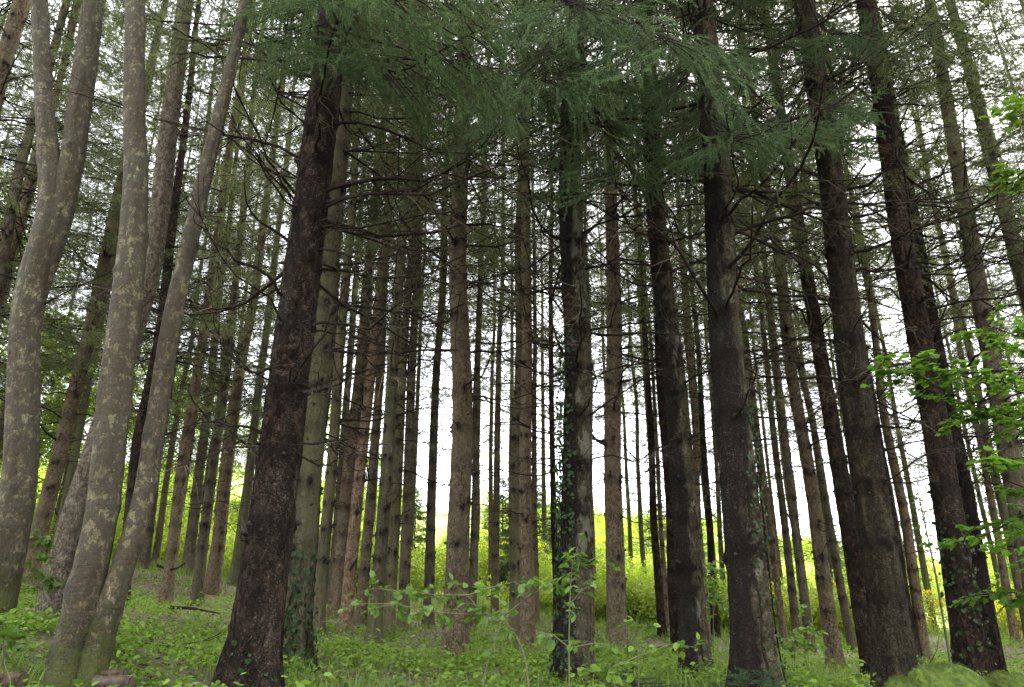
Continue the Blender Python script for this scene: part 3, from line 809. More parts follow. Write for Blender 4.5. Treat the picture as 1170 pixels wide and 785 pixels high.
for k, (key, v, tip, th_) in enumerate([('ivy-clad', 390, (565, 330, 7.0), 1.1), ('ivy-clad', 385, (730, 340, 7.0), 1.1), ('ivy-clad', 425, (580, 390, 7.0), 1.0), ('ivy-clad', 250, (540, 190, 6.6), 1.2),
        ('ivy-clad', 200, (590, 120, 6.6), 1.2), ('ivy-clad', 310, (760, 250, 6.8), 1.1), ('ivy-clad', 480, (740, 400, 6.8), .9),
        ('blotched giant', 270, (1010, 190, 6.2), 1.3), ('blotched giant', 170, (1000, 60, 6.2), 1.3), ('blotched giant', 300, (960, 270, 6.0), 1.1), ('blotched giant', 400, (960, 370, 6.2), 1.1),
        ('blotched giant', 450, (930, 440, 6.2), 1.0), ('blotched giant', 260, (720, 200, 6.0), 1.2), ('blotched giant', 510, (930, 480, 6.2), .9),
        ('olive giant', 220, (1100, 130, 6.6), 1.4), ('olive giant', 250, (1120, 190, 6.6), 1.3), ('olive giant', 160, (1080, 20, 6.6), 1.3), ('olive giant', 310, (1110, 270, 6.8), 1.2),
        ('olive giant', 420, (1090, 395, 6.8), 1.1), ('olive giant', 490, (1060, 470, 6.6), 1.0), ('olive giant', 330, (840, 250, 6.6), 1.1), ('olive giant', 210, (820, 140, 6.6), 1.2),
        ('wet black', 220, (1160, 130, 8.0), 1.2), ('wet black', 260, (900, 180, 8.0), 1.2), ('wet black', 300, (1190, 240, 8.0), 1.1), ('wet black', 350, (900, 290, 8.2), 1.0),
        ('half-black', 330, (660, 260, 8.0), 1.1), ('half-black', 400, (680, 360, 8.0), 1.0), ('half-black', 280, (860, 210, 8.0), 1.1),
        ('big brown', 240, (400, 170, 9.0), 1.0), ('big brown', 220, (640, 150, 9.0), 1.0), ('big brown', 330, (620, 300, 9.0), .9)]):
    add_limb(key, v, tip, k + 3, th_)

# slender spruces at the back of the stand, behind the ones told apart above
back_group = 'far slim spruces at the back of the stand'
bi = 0
for (u, d) in [(-60, 27), (-20, 24), (18, 30), (92, 28), (128, 26), (152, 31), (178, 29), (200, 33), (232, 30), (258, 28), (272, 33), (300, 26), (318, 31),
               (352, 27), (402, 29), (438, 30), (455, 26), (478, 28), (300, 22), (110, 22), (-10, 20), (70, 33), (340, 35), (420, 36),
               (1085, 30), (1010, 31), (1125, 27), (1200, 24), (1240, 20), (950, 34), (1180, 33), (1300, 18), (1330, 24), (1270, 28), (1380, 21), (1150, 36), (1060, 37), (1220, 32), (990, 38), (-110, 19), (-150, 25), (-200, 18), (30, 36), (160, 37), (880, 37), (563, 30), (648, 33), (690, 36), (722, 31), (500, 34), (842, 31), (862, 35), (938, 30), (985, 33), (770, 34), (528, 31), (620, 37), (548, 37), (585, 35), (668, 28), (708, 38), (735, 29), (752, 36), (792, 30), (812, 36), (852, 28), (885, 32), (915, 35), (965, 29), (-240, 13), (-290, 17), (-80, 18), (1290, 15), (1400, 13), (1350, 17), (25, 22), (215, 27), (1105, 23)]:
    x = (u - 585) / F * d * 1.06; y = d
    root = empty('spruce_tree', (x, y, gz(x, y)))
    tag(root, ('slim spruce far back among the crowded stems of the left half' if u < 585 else 'slim spruce far back between the stems of the right half'), 'spruce', back_group + (' on the left' if u < 585 else ' on the right'))
    mb, stubs, prof = trunk_mesh(random.uniform(.10, .15), ([0, 25], [0, 0]), 10, 16, .3, 900 + bi, knots=False)
    link('trunk', mb.mesh('trunk', [M[random.choice(['grey', 'brown', 'grey', 'lichen'])], M['knot']], attr_name='stain'), root)
    cr = link('crown', crowns_low[bi % 2] if (u < 345 or u > 1000) else crowns_far[bi % 4], root)
    cr.rotation_euler = (0, 0, random.uniform(0, 6.28))
    bi += 1
# unseen spruces added behind and beside the viewer to shade the nearest trunks
for k, (x, y) in enumerate([(6.5, -4), (11, -1), (10.5, 5), (5, -10), (13, 9), (10, -8)]):
    root = empty('spruce_tree', (x, y, gz(x, y)))
    tag(root, 'unseen spruce added near the viewpoint to shade the nearest trunks', 'spruce', 'added shading spruces around the viewpoint')
    mb, stubs, prof = trunk_mesh(random.uniform(.16, .22), ([0, 25], [0, 0]), 16, 14, .2, 700 + k, knots=False)
    link('trunk', mb.mesh('trunk', [M['grey'], M['knot']], attr_name='stain'), root)
    cr = link('crown', crowns_mid[k % 2], root); cr.rotation_euler = (0, 0, k * 1.3); cr.scale = (1.25, 1.25, 1)

# ------------------------------------------------------------------ broadleaf trunks at the left (curved, mottled)
def stem_mesh(pix, d, widths, mat, seed, ns=40, flare=.0, sink=.3, dd=None, kn=8):
    """a bent stem through pixels pix at distance d (dd: change of distance per point)"""
    P = np.array([at(u, v, d + (dd[k] if dd else 0)) for k, (u, v) in enumerate(pix)])
    R = np.array([px_size(w, v, d) * .43 for w, (u, v) in zip(widths, pix)])
    if sink:
        P = np.vstack([P[0] - (P[1] - P[0]) / np.linalg.norm(P[1] - P[0]) * sink, P]); R = np.concatenate([[R[0] * (1.15 + flare)], R])
    s = np.concatenate([[0], np.cumsum(np.linalg.norm(np.diff(P, axis=0), axis=1))])
    n = int(s[-1] / .04)
    n = n
    t = np.linspace(0, s[-1], n)
    # smooth by repeated averaging of the linear path
    Q = np.stack([np.interp(t, s, P[:, k]) for k in range(3)], -1); rr = np.interp(t, s, R)
    ker = np.hanning(25); ker /= ker.sum()
    pad = 12
    for k in range(3):
        a = Q[:, k]; ext = np.concatenate([2 * a[0] - a[pad:0:-1], a, 2 * a[-1] - a[-2:-pad - 2:-1]])
        Q[:, k] = np.convolve(ext, ker, 'valid')
    T = norm(np.gradient(Q, axis=0))
    A = norm(np.cross(T, np.array([0, 1., 0]))); B = np.cross(T, A)
    th = np.arange(ns) / ns * 2 * np.pi
    rg = np.random.default_rng(seed)
    lob = 1 + .06 * np.sin(2 * th[None] + t[:, None] * .6 + seed) + .05 * (vnoise(th[None] * 4 + 0 * t[:, None], t[:, None] * 2.2 + 0 * th[None], seed) - .5) * 2 + .03 * np.sin(5 * th[None] + seed) + .05 * (vnoise(th[None] * 11 + 0 * t[:, None], t[:, None] * 13 + 0 * th[None], seed + 3) - .5)
    stain = np.zeros((n, ns))
    for k in range(kn):
        h = rg.uniform(.3, s[-1] - .3); a = rg.uniform(0, 6.28); ks = rg.uniform(.022, .065); Rk = np.interp(h, t, rr)
        da = (th - a + np.pi) % (2 * np.pi) - np.pi
        q = np.sqrt((da[None] * Rk / ks) ** 2 + ((t - h)[:, None] / ks) ** 2)
        lob += .16 * np.exp(-(q / 1.1) ** 2)
        stain += .9 * np.exp(-((q - .2) / .55) ** 2)
    rr2 = rr[:, None] * lob
    V = Q[:, None] + rr2[..., None] * (A[:, None] * np.cos(th)[None, :, None] + B[:, None] * np.sin(th)[None, :, None])
    i = np.arange(n - 1)[:, None] * ns; j = np.arange(ns)[None]; j2 = (j + 1) % ns
    qd = np.stack([i + j, i + j2, i + ns + j2, i + ns + j], -1).reshape(-1, 4)
    return V, qd, np.clip(stain, 0, 1), Q

def put_stem(name, root, base, args, mat):
    V, q, st, Q = stem_mesh(*args[0], **args[1])
    mb = MB(); mb.add(V - base, q=q, attr=st.ravel())
    o = link(name, mb.mesh(name, [mat], attr_name='stain'), root)
    return o, Q

def leafy_limbs(starts, tips, r, leaf_n, leaf_l, mat, shape='oval', layer=True, twig_l=.35, base=np.zeros(3), spread=1.0, up=.0):
    """limbs with twigs and leaves -> (wood mesh builder, leaf mesh builder)"""
    mb, ml = MB(), MB()
    starts = np.asarray(starts, float); tips = np.asarray(tips, float); n_ = len(starts)
    D = tips - starts; L = np.linalg.norm(D, axis=1)
    P = curve_pts(n_, 9, starts - base, D / L[:, None], L, rng.uniform(-.08, .12, n_), rng.uniform(-.05, .1, n_), .03)
    P[:, :, 2] += 0
    tubes(mb, P, np.asarray(r)[:, None] * np.linspace(1, .2, 9)[None], 5)
    cnt = np.maximum(3, (L / .085).astype(int)); idx = np.repeat(np.arange(n_), cnt); m = len(idx)
    t = rng.uniform(.3, 1, m); p, tg = on_curve(P, idx, t)
    sd = norm(np.cross(tg, np.array([0, 0, 1.]))) * np.where(rng.random(m) < .5, 1., -1.)[:, None]
    d = norm(tg * rng.uniform(.4, 1, m)[:, None] + sd * rng.uniform(.3, 1, m)[:, None] * spread + np.array([0, 0, 1.]) * rng.uniform(-.25, .25, m)[:, None])
    l = twig_l * rng.uniform(.4, 1.2, m)
    Q = curve_pts(m, 5, p, d, l, rng.uniform(0, .25, m), rng.uniform(0, .15, m), .04)
    tubes(mb, Q, np.linspace(1, .4, 5)[None] * np.full(m, .0028)[:, None], 3)
    m2 = m * leaf_n; i2 = np.repeat(np.arange(m), leaf_n); t2 = rng.uniform(.15, 1, m2)
    p2, tg2 = on_curve(Q, i2, t2)
    s2 = norm(np.cross(tg2, np.array([0, 0, 1.]))) * np.where(rng.random(m2) < .5, 1., -1.)[:, None]
    d2 = norm(tg2 * rng.uniform(.2, 1, m2)[:, None] + s2 * rng.uniform(.3, 1, m2)[:, None] + np.array([0, 0, 1.]) * rng.uniform(-.5, .1, m2)[:, None])
    nrm = norm(np.array([0, 0, 1.]) + rng.normal(size=(m2, 3)) * (.28 if layer else .7))
    ll = leaf_l * rng.uniform(.6, 1.2, m2)
    pet = p2 + d2 * (ll * .25)[:, None]
    leaves(ml, pet, d2, nrm, ll, ll * (.95 if shape == 'lobed' else .68), shape=shape)
    return mb, ml

def build_hornbeams():
    # twin-stemmed mottled trunk
    base = at(88, 792, 5.0); base[2] = gz(base[0], base[1])
    root = tag(empty('hornbeam_tree', base), 'mottled pale trunk dividing at its mossy foot into two leaning stems', 'broadleaf tree')
    A = [(72, 800), (82, 745), (98, 680), (113, 610), (122, 560), (131, 450), (145, 350), (151, 290), (156, 200), (153, 110), (155, 0), (150, -160), (165, -330)]
    wA = [62, 50, 44, 40, 40, 39, 36, 33, 28, 25, 23, 18, 12]
    put_stem('trunk', root, base, ((A, 5.0, wA, None, 11), dict(kn=26)), M['smooth'])
    Bp = [(96, 800), (112, 735), (130, 680), (150, 620), (166, 570), (183, 450), (199, 350), (213, 295), (234, 200), (255, 115), (275, 25), (300, -100), (320, -240)]
    wB = [48, 38, 32, 29, 27, 26, 24, 21, 19, 17, 14, 11, 7]
    put_stem('stem', root, base, ((Bp, 5.02, wB, None, 23), dict(kn=22, dd=[0, 0, 0, .03, .05, .1, .15, .2, .2, .25, .3, .3, .3])), M['smooth'])
    st = [at(153, -120, 5.0), at(165, -300, 5.0), at(300, -110, 5.3), at(318, -230, 5.3), at(165, -300, 5.0), at(318, -230, 5.3)]
    tp = [st[0] + (-1.2, .6, 1.2), st[1] + (-.6, 1.6, 1.6), st[2] + (.9, -.4, .9), st[3] + (.4, 1.2, 1.3), st[4] + (.2, -1.2, 1.5), st[5] + (1.0, .2, 1.2)]
    wb, lb = leafy_limbs(st, tp, [.03] * 6, 7, .07, None, base=base, layer=False, twig_l=.5)
    c = link('crown', lb.mesh('crown', [M['maple']], smooth=False), root)
    link('limbs', wb.mesh('limbs', [M['smooth']]), c)
    # forked mottled trunk at the left edge
    base = at(-8, 700, 6.6); base[2] = gz(base[0], base[1])
    root = tag(empty('hornbeam_tree', base), 'mottled pale trunk at the left edge, forking in two high up', 'broadleaf tree')
    A = [(-14, 720), (-4, 680), (12, 610), (24, 550), (27, 450), (30, 350), (40, 315), (60, 235), (57, 190), (50, 110), (45, 0), (40, -150), (55, -300)]
    wA = [56, 48, 43, 39, 37, 35, 35, 31, 26, 23, 21, 16, 10]
    put_stem('trunk', root, base, ((A, 6.6, wA, None, 31), dict(kn=24)), M['smooth'])
    Bp = [(44, 345), (58, 290), (70, 245), (80, 200), (93, 110), (108, 0), (128, -140), (140, -280)]
    wB = [16, 24, 28, 28, 27, 25, 18, 10]
    put_stem('stem', root, base, ((Bp, 6.63, wB, None, 37), dict(kn=6, sink=0)), M['smooth'])
    st = [at(42, -120, 6.6), at(54, -280, 6.6), at(128, -140, 6.6), at(138, -270, 6.6)]
    tp = [st[0] + (-1.3, -.5, .8), st[1] + (.2, 1.4, 1.5), st[2] + (.8, -.8, 1.3), st[3] + (.6, 1.2, 1.2)]
    wb, lb = leafy_limbs(st, tp, [.03] * 4, 7, .07, None, base=base, layer=False, twig_l=.5)
    c = link('crown', lb.mesh('crown', [M['maple']], smooth=False), root)
    link('limbs', wb.mesh('limbs', [M['smooth']]), c)
    # rough scaly trunk between them
    base = at(52, 745, 8.0); base[2] = gz(base[0], base[1])
    root = tag(empty('spruce_tree', base), 'rough scaly grey trunk leaning behind the twin-stemmed mottled trunk', 'spruce')
    A = [(44, 770), (54, 730), (70, 650), (86, 590), (99, 545), (136, 430), (170, 320), (184, 230), (191, 160), (203, 70), (212, 0), (235, -200), (250, -420)]
    wA = [54, 44, 38, 34, 31, 27, 24, 23, 22, 20, 19, 14, 9]
    put_stem('trunk', root, base, ((A, 8.0, wA, None, 41), dict(kn=26)), M['rough'])
    cr = link('crown', crowns_near[0], root); cr.location = (1.6, 0, 0)

def add_blob(mb, c, rad, seed, nu=14, nv=9, amp=.25):
    th = np.arange(nu) / nu * 2 * np.pi; ph = np.linspace(0.001, np.pi - .001, nv)
    d = np.stack([np.sin(ph)[:, None] * np.cos(th), np.sin(ph)[:, None] * np.sin(th), np.repeat(np.cos(ph)[:, None], nu, 1)], -1)
    n = vnoise(d[..., 0] * 2.2 + 9 + d[..., 2] * 1.7, d[..., 1] * 2.2 + 5, seed) + .4 * vnoise(d[..., 0] * 6 + 9 + d[..., 2] * 5, d[..., 1] * 6 + 5, seed + 1)
    V = np.asarray(c) + d * np.asarray(rad) * (1 + amp * (n - .7))[..., None]
    i = np.arange(nv - 1)[:, None] * nu; j = np.arange(nu)[None]; j2 = (j + 1) % nu
    q = np.stack([i + j, i + nu + j, i + nu + j2, i + j2], -1).reshape(-1, 4)
    mb.add(V.reshape(-1, 3), q=q)
build_hornbeams()

# ------------------------------------------------------------------ maple at the right, trunk outside the frame
def build_maple():
    base = np.array((4.6, 4.9, 0)); base[2] = gz(4.6, 4.9)
    root = tag(empty('maple_tree', base), 'leafy maple whose green leaf sprays reach in from the right edge', 'broadleaf tree')
    z = np.linspace(-.3, 9, 60)
    mb = MB()
    P = np.stack([.12 * np.sin(z * .5), .1 * np.sin(z * .7 + 1), z], -1)
    tubes(mb, P, (.11 * (1 - z / 10.5))[None] if False else .11 * (1 - np.clip(z, 0, 9) / 10.5), 16)
    link('trunk', mb.mesh('trunk', [M['smooth']], attr_name='stain'), root)
    def go(px, d, tip, dt):   # limb from the right-hand trunk through the frame
        return at(*px, d), at(*tip, dt)
    limbs = [((1300, 500), 4.8, (1010, 452), 4.5), ((1290, 470), 4.8, (1075, 425), 4.3), ((1290, 470), 4.9, (1060, 480), 5.0),
             ((1300, 420), 4.8, (1120, 385), 4.4), ((1290, 520), 4.9, (1100, 505), 4.4), ((1300, 430), 4.8, (1160, 400), 5.2),
             ((1290, 560), 4.8, (1075, 585), 4.4), ((1290, 600), 4.8, (1110, 570), 4.2), ((1290, 560), 4.8, (1150, 600), 4.9),
             ((1290, 680), 4.8, (1090, 655), 4.6), ((1290, 680), 4.8, (1145, 650), 4.1), 
             ((1290, 480), 4.8, (1130, 455), 4.0), ((1300, 470), 4.8, (1150, 480), 4.6)]
    for k, (p, d, t, dt) in enumerate(limbs):
        a, b = go(p, d, t, dt)
        wb, lb = leafy_limbs([a], [b], [.010], 14, .050, None, shape='lobed', base=base, twig_l=.26, spread=.9)
        o = link('branch', wb.mesh('branch', [M['twig']]), root)
        link('leaves', lb.mesh('leaves', [M['maple']], smooth=False), o)
    for (p, d, t, dt) in [((1290, 130), 5.2, (1150, 90), 4.9), ((1290, 200), 5.2, (1152, 140), 4.8), ((1290, 240), 5.2, (1148, 195), 4.7), ((1290, 260), 5.2, (1150, 222), 4.8)]:
        a, b = go(p, d, t, dt)
        wb, lb = leafy_limbs([a], [b], [.007], 8, .055, None, shape='lobed', base=base, twig_l=.22, spread=.8)
        o = link('branch', wb.mesh('branch', [M['twig']]), root)
        link('leaves', lb.mesh('leaves', [M['hazel']], smooth=False), o)
build_maple()

# ------------------------------------------------------------------ saplings, seedlings, ivy
def sapling(name, label, cat, paths, rad, leaf_n, leaf_l, mat, twig_l=.2, shape='oval', group=None):
    """paths: list of pixel polylines (u, v, distance)"""
    P0 = at(*paths[0][0]); base = np.array((P0[0], P0[1], gz(P0[0], P0[1])))
    root = tag(empty(name, base), label, cat, group)
    mb = MB(); ml = MB()
    for k, pth in enumerate(paths):
        P = np.array([at(*q) for q in pth]) - base
        if k == 0: P[0, 2] = -.05
        s = np.linspace(0, 1, len(P)); t = np.linspace(0, 1, 16)
        Q = np.stack([np.interp(t, s, P[:, j]) for j in range(3)], -1)
        Q[1:-1] = (Q[:-2] + 2 * Q[1:-1] + Q[2:]) / 4
        tubes(mb, Q, rad * (.75 if k else 1) * np.linspace(1, .35, 16), 6)
        m = max(5, int(np.linalg.norm(P[-1] - P[0]) / .042))
        tt = rng.uniform(.25 if k else .4, 1, m)
        p, tg = on_curve(Q[None], np.zeros(m, int), tt)
        r = rng.normal(size=(m, 3)); r[:, 2] *= .35
        d = norm(r + tg * .4); l = twig_l * rng.uniform(.3, 1.1, m)
        T = curve_pts(m, 4, p, d, l, rng.uniform(0, .2, m), np.zeros(m), .05)
        tubes(mb, T, np.linspace(1, .5, 4)[None] * np.full(m, .0018)[:, None], 3)
        i2 = np.repeat(np.arange(m), leaf_n); m2 = len(i2)
        p2, tg2 = on_curve(T, i2, rng.uniform(.3, 1, m2))
        d2 = norm(tg2 * .6 + rng.normal(size=(m2, 3)) * np.array([.7, .7, .3]) + np.array([0, 0, -.25]))
        nr = norm(np.array([0, 0, 1.]) + rng.normal(size=(m2, 3)) * .35)
        ll = leaf_l * rng.uniform(.55, 1.2, m2)
        leaves(ml, p2, d2, nr, ll, ll * .75, shape=shape)
    link('stem', mb.mesh('stem', [M['stem']]), root)
    link('leaves', ml.mesh('leaves', [mat], smooth=False), root)
    return root
sapling('hazel_sapling', 'curved sapling with broad bright leaves in front of the big scarred brown spruce', 'sapling',
        [[(608, 800, 4.9), (604, 760, 4.9), (590, 725, 4.9), (573, 706, 4.9), (552, 703, 4.9), (535, 680, 4.9), (515, 665, 4.9)],
         [(573, 706, 4.9), (600, 685, 4.8), (630, 665, 4.7), (650, 655, 4.7)], [(535, 680, 4.9), (560, 672, 4.8), (590, 664, 4.7)],
         [(535, 680, 4.9), (500, 680, 4.9), (465, 676, 5.0), (425, 672, 5.0)],
         [(552, 703, 4.9), (500, 700, 4.8), (450, 690, 4.8), (400, 690, 4.8)]], .007, 4, .057, M['hazel'], .17)
sapling('hazel_sapling', 'thin sapling leaning up bare beside the curved one before the meadow gap', 'sapling',
        [[(548, 800, 4.7), (553, 770, 4.7), (565, 735, 4.7), (576, 705, 4.7)]], .004, 1, .045, M['hazel'], .1)
sapling('lime_sapling', 'upright pale-stemmed sapling with heart-shaped leaves in front of the ivy-clad spruce', 'sapling',
        [[(650, 800, 4.6), (650, 740, 4.6), (651, 690, 4.6), (653, 650, 4.6), (660, 625, 4.6)], [(651, 690, 4.6), (668, 672, 4.5), (680, 668, 4.5)],
         [(650, 740, 4.6), (632, 725, 4.6), (612, 722, 4.6)], [(653, 650, 4.6), (675, 640, 4.6), (690, 633, 4.6)], [(650, 740, 4.6), (680, 735, 4.5), (700, 738, 4.5)]], .006, 2, .062, M['hazel'], .14)
sapling('hazel_sapling', 'small dark-stemmed leafy sapling at the feet of the half-black half-tan spruce', 'sapling',
        [[(728, 800, 5.0), (729, 760, 5.0), (728, 715, 5.0)], [(729, 750, 5.0), (770, 735, 5.0), (795, 740, 5.0)], [(729, 750, 5.0), (700, 762, 4.8)]], .006, 3, .06, M['herb'], .13)
sapling('hazel_sapling', 'little sapling with dark green leaves beside the path edge under the tan brown spruce', 'sapling',
        [[(690, 800, 4.5), (690, 775, 4.5), (700, 755, 4.5)], [(690, 775, 4.5), (672, 765, 4.5)]], .005, 4, .06, M['herb'], .12)
sapling('beech_sapling', 'pale green leafy sapling between the forked mottled trunk and the rough grey trunk', 'sapling',
        [[(40, 720, 7.2), (42, 680, 7.2), (45, 640, 7.2), (48, 610, 7.2)], [(42, 680, 7.2), (60, 650, 7.2)], [(42, 670, 7.2), (30, 640, 7.2)]], .006, 5, .075, M['hazel'], .2)
sapling('beech_sapling', 'bright leafy twig plant at the left picture edge below the forked mottled trunk', 'sapling',
        [[(2, 790, 5.2), (4, 740, 5.2), (2, 705, 5.2)], [(4, 740, 5.2), (16, 725, 5.2)]], .005, 5, .07, M['hazel'], .16)
sapling('beech_sapling', 'slim leafy shoot among the three slim spruces right of the blotched giant', 'sapling',
        [[(905, 780, 9), (908, 745, 9), (915, 715, 9)], [(908, 745, 9), (930, 725, 9)], [(908, 745, 9), (885, 728, 9)]], .007, 7, .075, M['hazel'], .3)
sapling('beech_sapling', 'pale green leafy shoot rising beside the dark slim spruce left of the blotched giant', 'sapling',
        [[(815, 760, 14), (815, 700, 14), (813, 645, 14)], [(815, 700, 14), (822, 670, 14)]], .009, 9, .09, M['hazel'], .45)
sapling('beech_sapling', 'thin bare-based sapling in front of the yellow broom right of the olive giant', 'sapling',
        [[(1083, 745, 13), (1070, 660, 13), (1055, 590, 13), (1048, 560, 13)]], .02, 2, .06, M['hazel'], .2)

def seedling(label, u, v, d, h, wdt, nbr):
    x = at(u, v, d); base = np.array((x[0], x[1], gz(x[0], x[1])))
    root = tag(empty('spruce_seedling', base), label, 'spruce seedling', 'young spruces on the forest floor')
    mb = MB(); mn = MB()
    tubes(mb, np.array([(0, 0, -.05), (.01, 0, h * .5), (0, 0, h)]), np.array([.012, .009, .003]), 6)
    zz = np.sort(rng.uniform(.05, .97, nbr)) * h; a = rng.uniform(0, 6.28, nbr)
    st = np.stack([zz * 0, zz * 0, zz], -1); dr = np.stack([np.cos(a), np.sin(a), rng.uniform(-.05, .35, nbr)], -1)
    L = wdt * (1.05 - zz / h) ** .7 * rng.uniform(.7, 1.1, nbr)
    P = curve_pts(nbr, 6, st, dr, L, rng.uniform(0, .3, nbr), rng.uniform(0, .2, nbr), .03)
    tubes(mb, P, np.full(nbr, .004)[:, None] * np.linspace(1, .3, 6)[None], 4)
    m = nbr * 14; idx = np.repeat(np.arange(nbr), 14); t = rng.uniform(.2, 1, m); p, tg = on_curve(P, idx, t)
    sd_ = norm(np.cross(tg, np.array([0, 0, 1.]))) * np.where(rng.random(m) < .5, 1., -1.)[:, None]
    d2 = norm(tg * .8 + sd_ * rng.uniform(.6, 1, m)[:, None] + np.array([0, 0, 1.]) * rng.uniform(-.2, .15, m)[:, None])
    l2 = L[idx] * .45 * rng.uniform(.4, 1, m) * (1.25 - t)
    needles(mn, p, p + d2 * l2[:, None], 330, .017, .003, 0, flat=.5)
    needles(mn, P[:, 1:-1].reshape(-1, 3), P[:, 2:].reshape(-1, 3), 330, .017, .003, 0, flat=.5)
    link('stem', mb.mesh('stem', [M['twig']]), root)
    link('needles', mn.mesh('needles', [M['needle_seed']], smooth=False), root)
seedling('broad young spruce spreading over the foot of the blotched giant', 868, 815, 5.6, .42, .62, 46)
seedling('low young spruce before the tan brown spruce', 725, 800, 5.6, .42, .5, 34)
seedling('small young spruce beside the mossy boulders at the olive giant', 1012, 800, 5.8, .34, .42, 30)
seedling('young spruce tucked between the half-black half-tan spruce and the blotched giant', 800, 805, 5.4, .26, .4, 24)
seedling('tiny young spruce on the herbs right of the blotched giant', 925, 805, 5.8, .2, .34, 22)

def ivy(key, label, zs, n, ang, lsize=.05, stems=4):
    root, r0, row = TREES[IDX[key]]
    bpy.context.view_layer.update()
    Mw = np.array(root.matrix_basis)
    o = tag(empty('ivy', root.location.copy()), label, 'ivy')
    a = rng.uniform(*ang, n); z = rng.uniform(0, 1, n) ** zs[2] * (zs[1] - zs[0]) + zs[0]
    Rz = lambda z: r0 * (1 - .93 * (np.maximum(z, 0) / TREE_H) ** 1.05) * (1 + .5 * np.exp(-np.maximum(z, 0) / (r0 * 1.5)))
    w = lambda p: (np.c_[p, np.ones(len(p))] @ Mw.T)[:, :3] - np.array(root.location)
    R = Rz(z) * 1.05 + rng.uniform(.0, .05, n)
    P = w(np.stack([np.cos(a) * R, np.sin(a) * R, z], -1))
    out = np.stack([np.cos(a), np.sin(a), 0 * a], -1)
    d = norm(np.array([0, 0, -1.]) + rng.normal(size=(n, 3)) * .6)
    l = lsize * rng.uniform(.5, 1.2, n)
    ml = MB(); leaves(ml, P, d, norm(out + rng.normal(size=(n, 3)) * .45), l, l, shape='lobed')
    mb = MB()
    for k in range(stems):
        zz = np.linspace(-.05, zs[1] * random.uniform(.7, 1), 30); aa = random.uniform(*ang) + np.cumsum(rng.normal(size=30)) * .06
        RR = Rz(zz) * 1.06
        tubes(mb, w(np.stack([np.cos(aa) * RR, np.sin(aa) * RR, zz], -1)), np.linspace(.009, .003, 30), 5)
    link('stem', mb.mesh('stem', [M['twig']]), o)
    link('leaves', ml.mesh('leaves', [M['ivy']], smooth=False), o)
ivy('ivy-clad', 'dark ivy climbing the black side of the spruce behind the pale-stemmed sapling', (0, 3.6, 1.0), 700, (2.4, 4.6), .042)
ivy('blotched giant', 'sparse dark ivy flecking the lower trunk of the blotched giant spruce', (0, 2.6, .9), 330, (-1.6, .6), .032)
ivy('green lichened', 'ivy clump creeping up the foot of the green lichened spruce', (0, 1.1, 2.6), 520, (3.2, 6.3), .045, 6)
ivy('thick black', 'root-like ivy stems on the flared foot of the thick black-barked spruce', (0, .6, 3.0), 45, (4.4, 6.6), .04, 7)
ivy('wet black', 'ivy scattered thinly on the wet black spruce under the maple leaves', (0, 2.0, 1.0), 180, (3.2, 6.3), .045)

# ------------------------------------------------------------------ boulders, logs, fallen branch
def boulder(label, u, v, d, rad, seed):
    p = at(u, v, d)
    root_z = gz(p[0], p[1])
    mb = MB(); add_blob(mb, (0, 0, 0), rad, seed, 90, 60, .35)
    pts = mb.v[0]; pts = pts[rng.integers(0, len(pts), 16000)] + rng.normal(size=(16000, 3)) * .004
    outw = norm(pts / np.array(rad) ** 2)
    needles(mb, pts, pts + outw * .006, 90, .006, .0026, 0)
    o = link('mossy_boulder', mb.mesh('mossy_boulder', [M['moss']]))
    o.location = (p[0], p[1], p[2] - rad[2] * .55)
    tag(o, label, 'boulder', 'mossy boulders at the path edge')
boulder('largest mossy boulder, a rounded green hump below the olive giant spruce', 1078, 775, 4.6, (.21, .2, .17), 3)
boulder('low mossy boulder left of the largest green hump', 1032, 784, 4.6, (.11, .12, .08), 5)
boulder('mossy boulder right of the largest hump, cut by the picture edge', 1150, 781, 4.6, (.15, .16, .10), 9)

def log(name, label, pa, pb, r, mat):
    a, b = at(*pa), at(*pb)
    t = np.linspace(0, 1, 14)[:, None]
    P = a + (b - a) * t; base = P[0].copy()
    ns = 20; mb = MB()
    R = r * (1 + .07 * np.sin(t[:, 0] * 9 + r * 50))
    tubes(mb, P - base, R, ns, 0)
    o = link('bark', mb.mesh('bark', [mat]))
    root = tag(empty(name, base), label, 'log')
    o.parent = root
    for k, end in enumerate((0, -1)):
        me = MB(); T = (P[-1] - P[0]) / np.linalg.norm(P[-1] - P[0]); A = np.cross(T, (0, 0, 1.)); A /= np.linalg.norm(A); B = np.cross(T, A)
        th = np.arange(ns) / ns * 2 * np.pi
        ring = P[end] - base + T * (.003 if k else -.003) + R[end] * .97 * (A * np.cos(th)[:, None] + B * np.sin(th)[:, None])
        me.add(np.vstack([ring, (P[end] - base + T * (.006 if k else -.006))[None]]), t=[(j, (j + 1) % ns, ns) for j in range(ns)])
        link('cut_end', me.mesh('cut_end', [M['cutwood']]), root)
log('cut_log', 'short grey cut log lying just right of the twin-stemmed trunk foot', (108, 781, 4.7), (150, 781, 4.7), .042, M['grey_log'])
log('cut_log', 'thinner cut log lying behind the short grey one by the twin-stemmed trunk', (105, 771, 5.0), (143, 770, 5.0), .03, M['log'])
log('cut_log', 'reddish brown cut log at the lower left corner', (-60, 777, 4.8), (26, 779, 4.8), .055, M['log'])

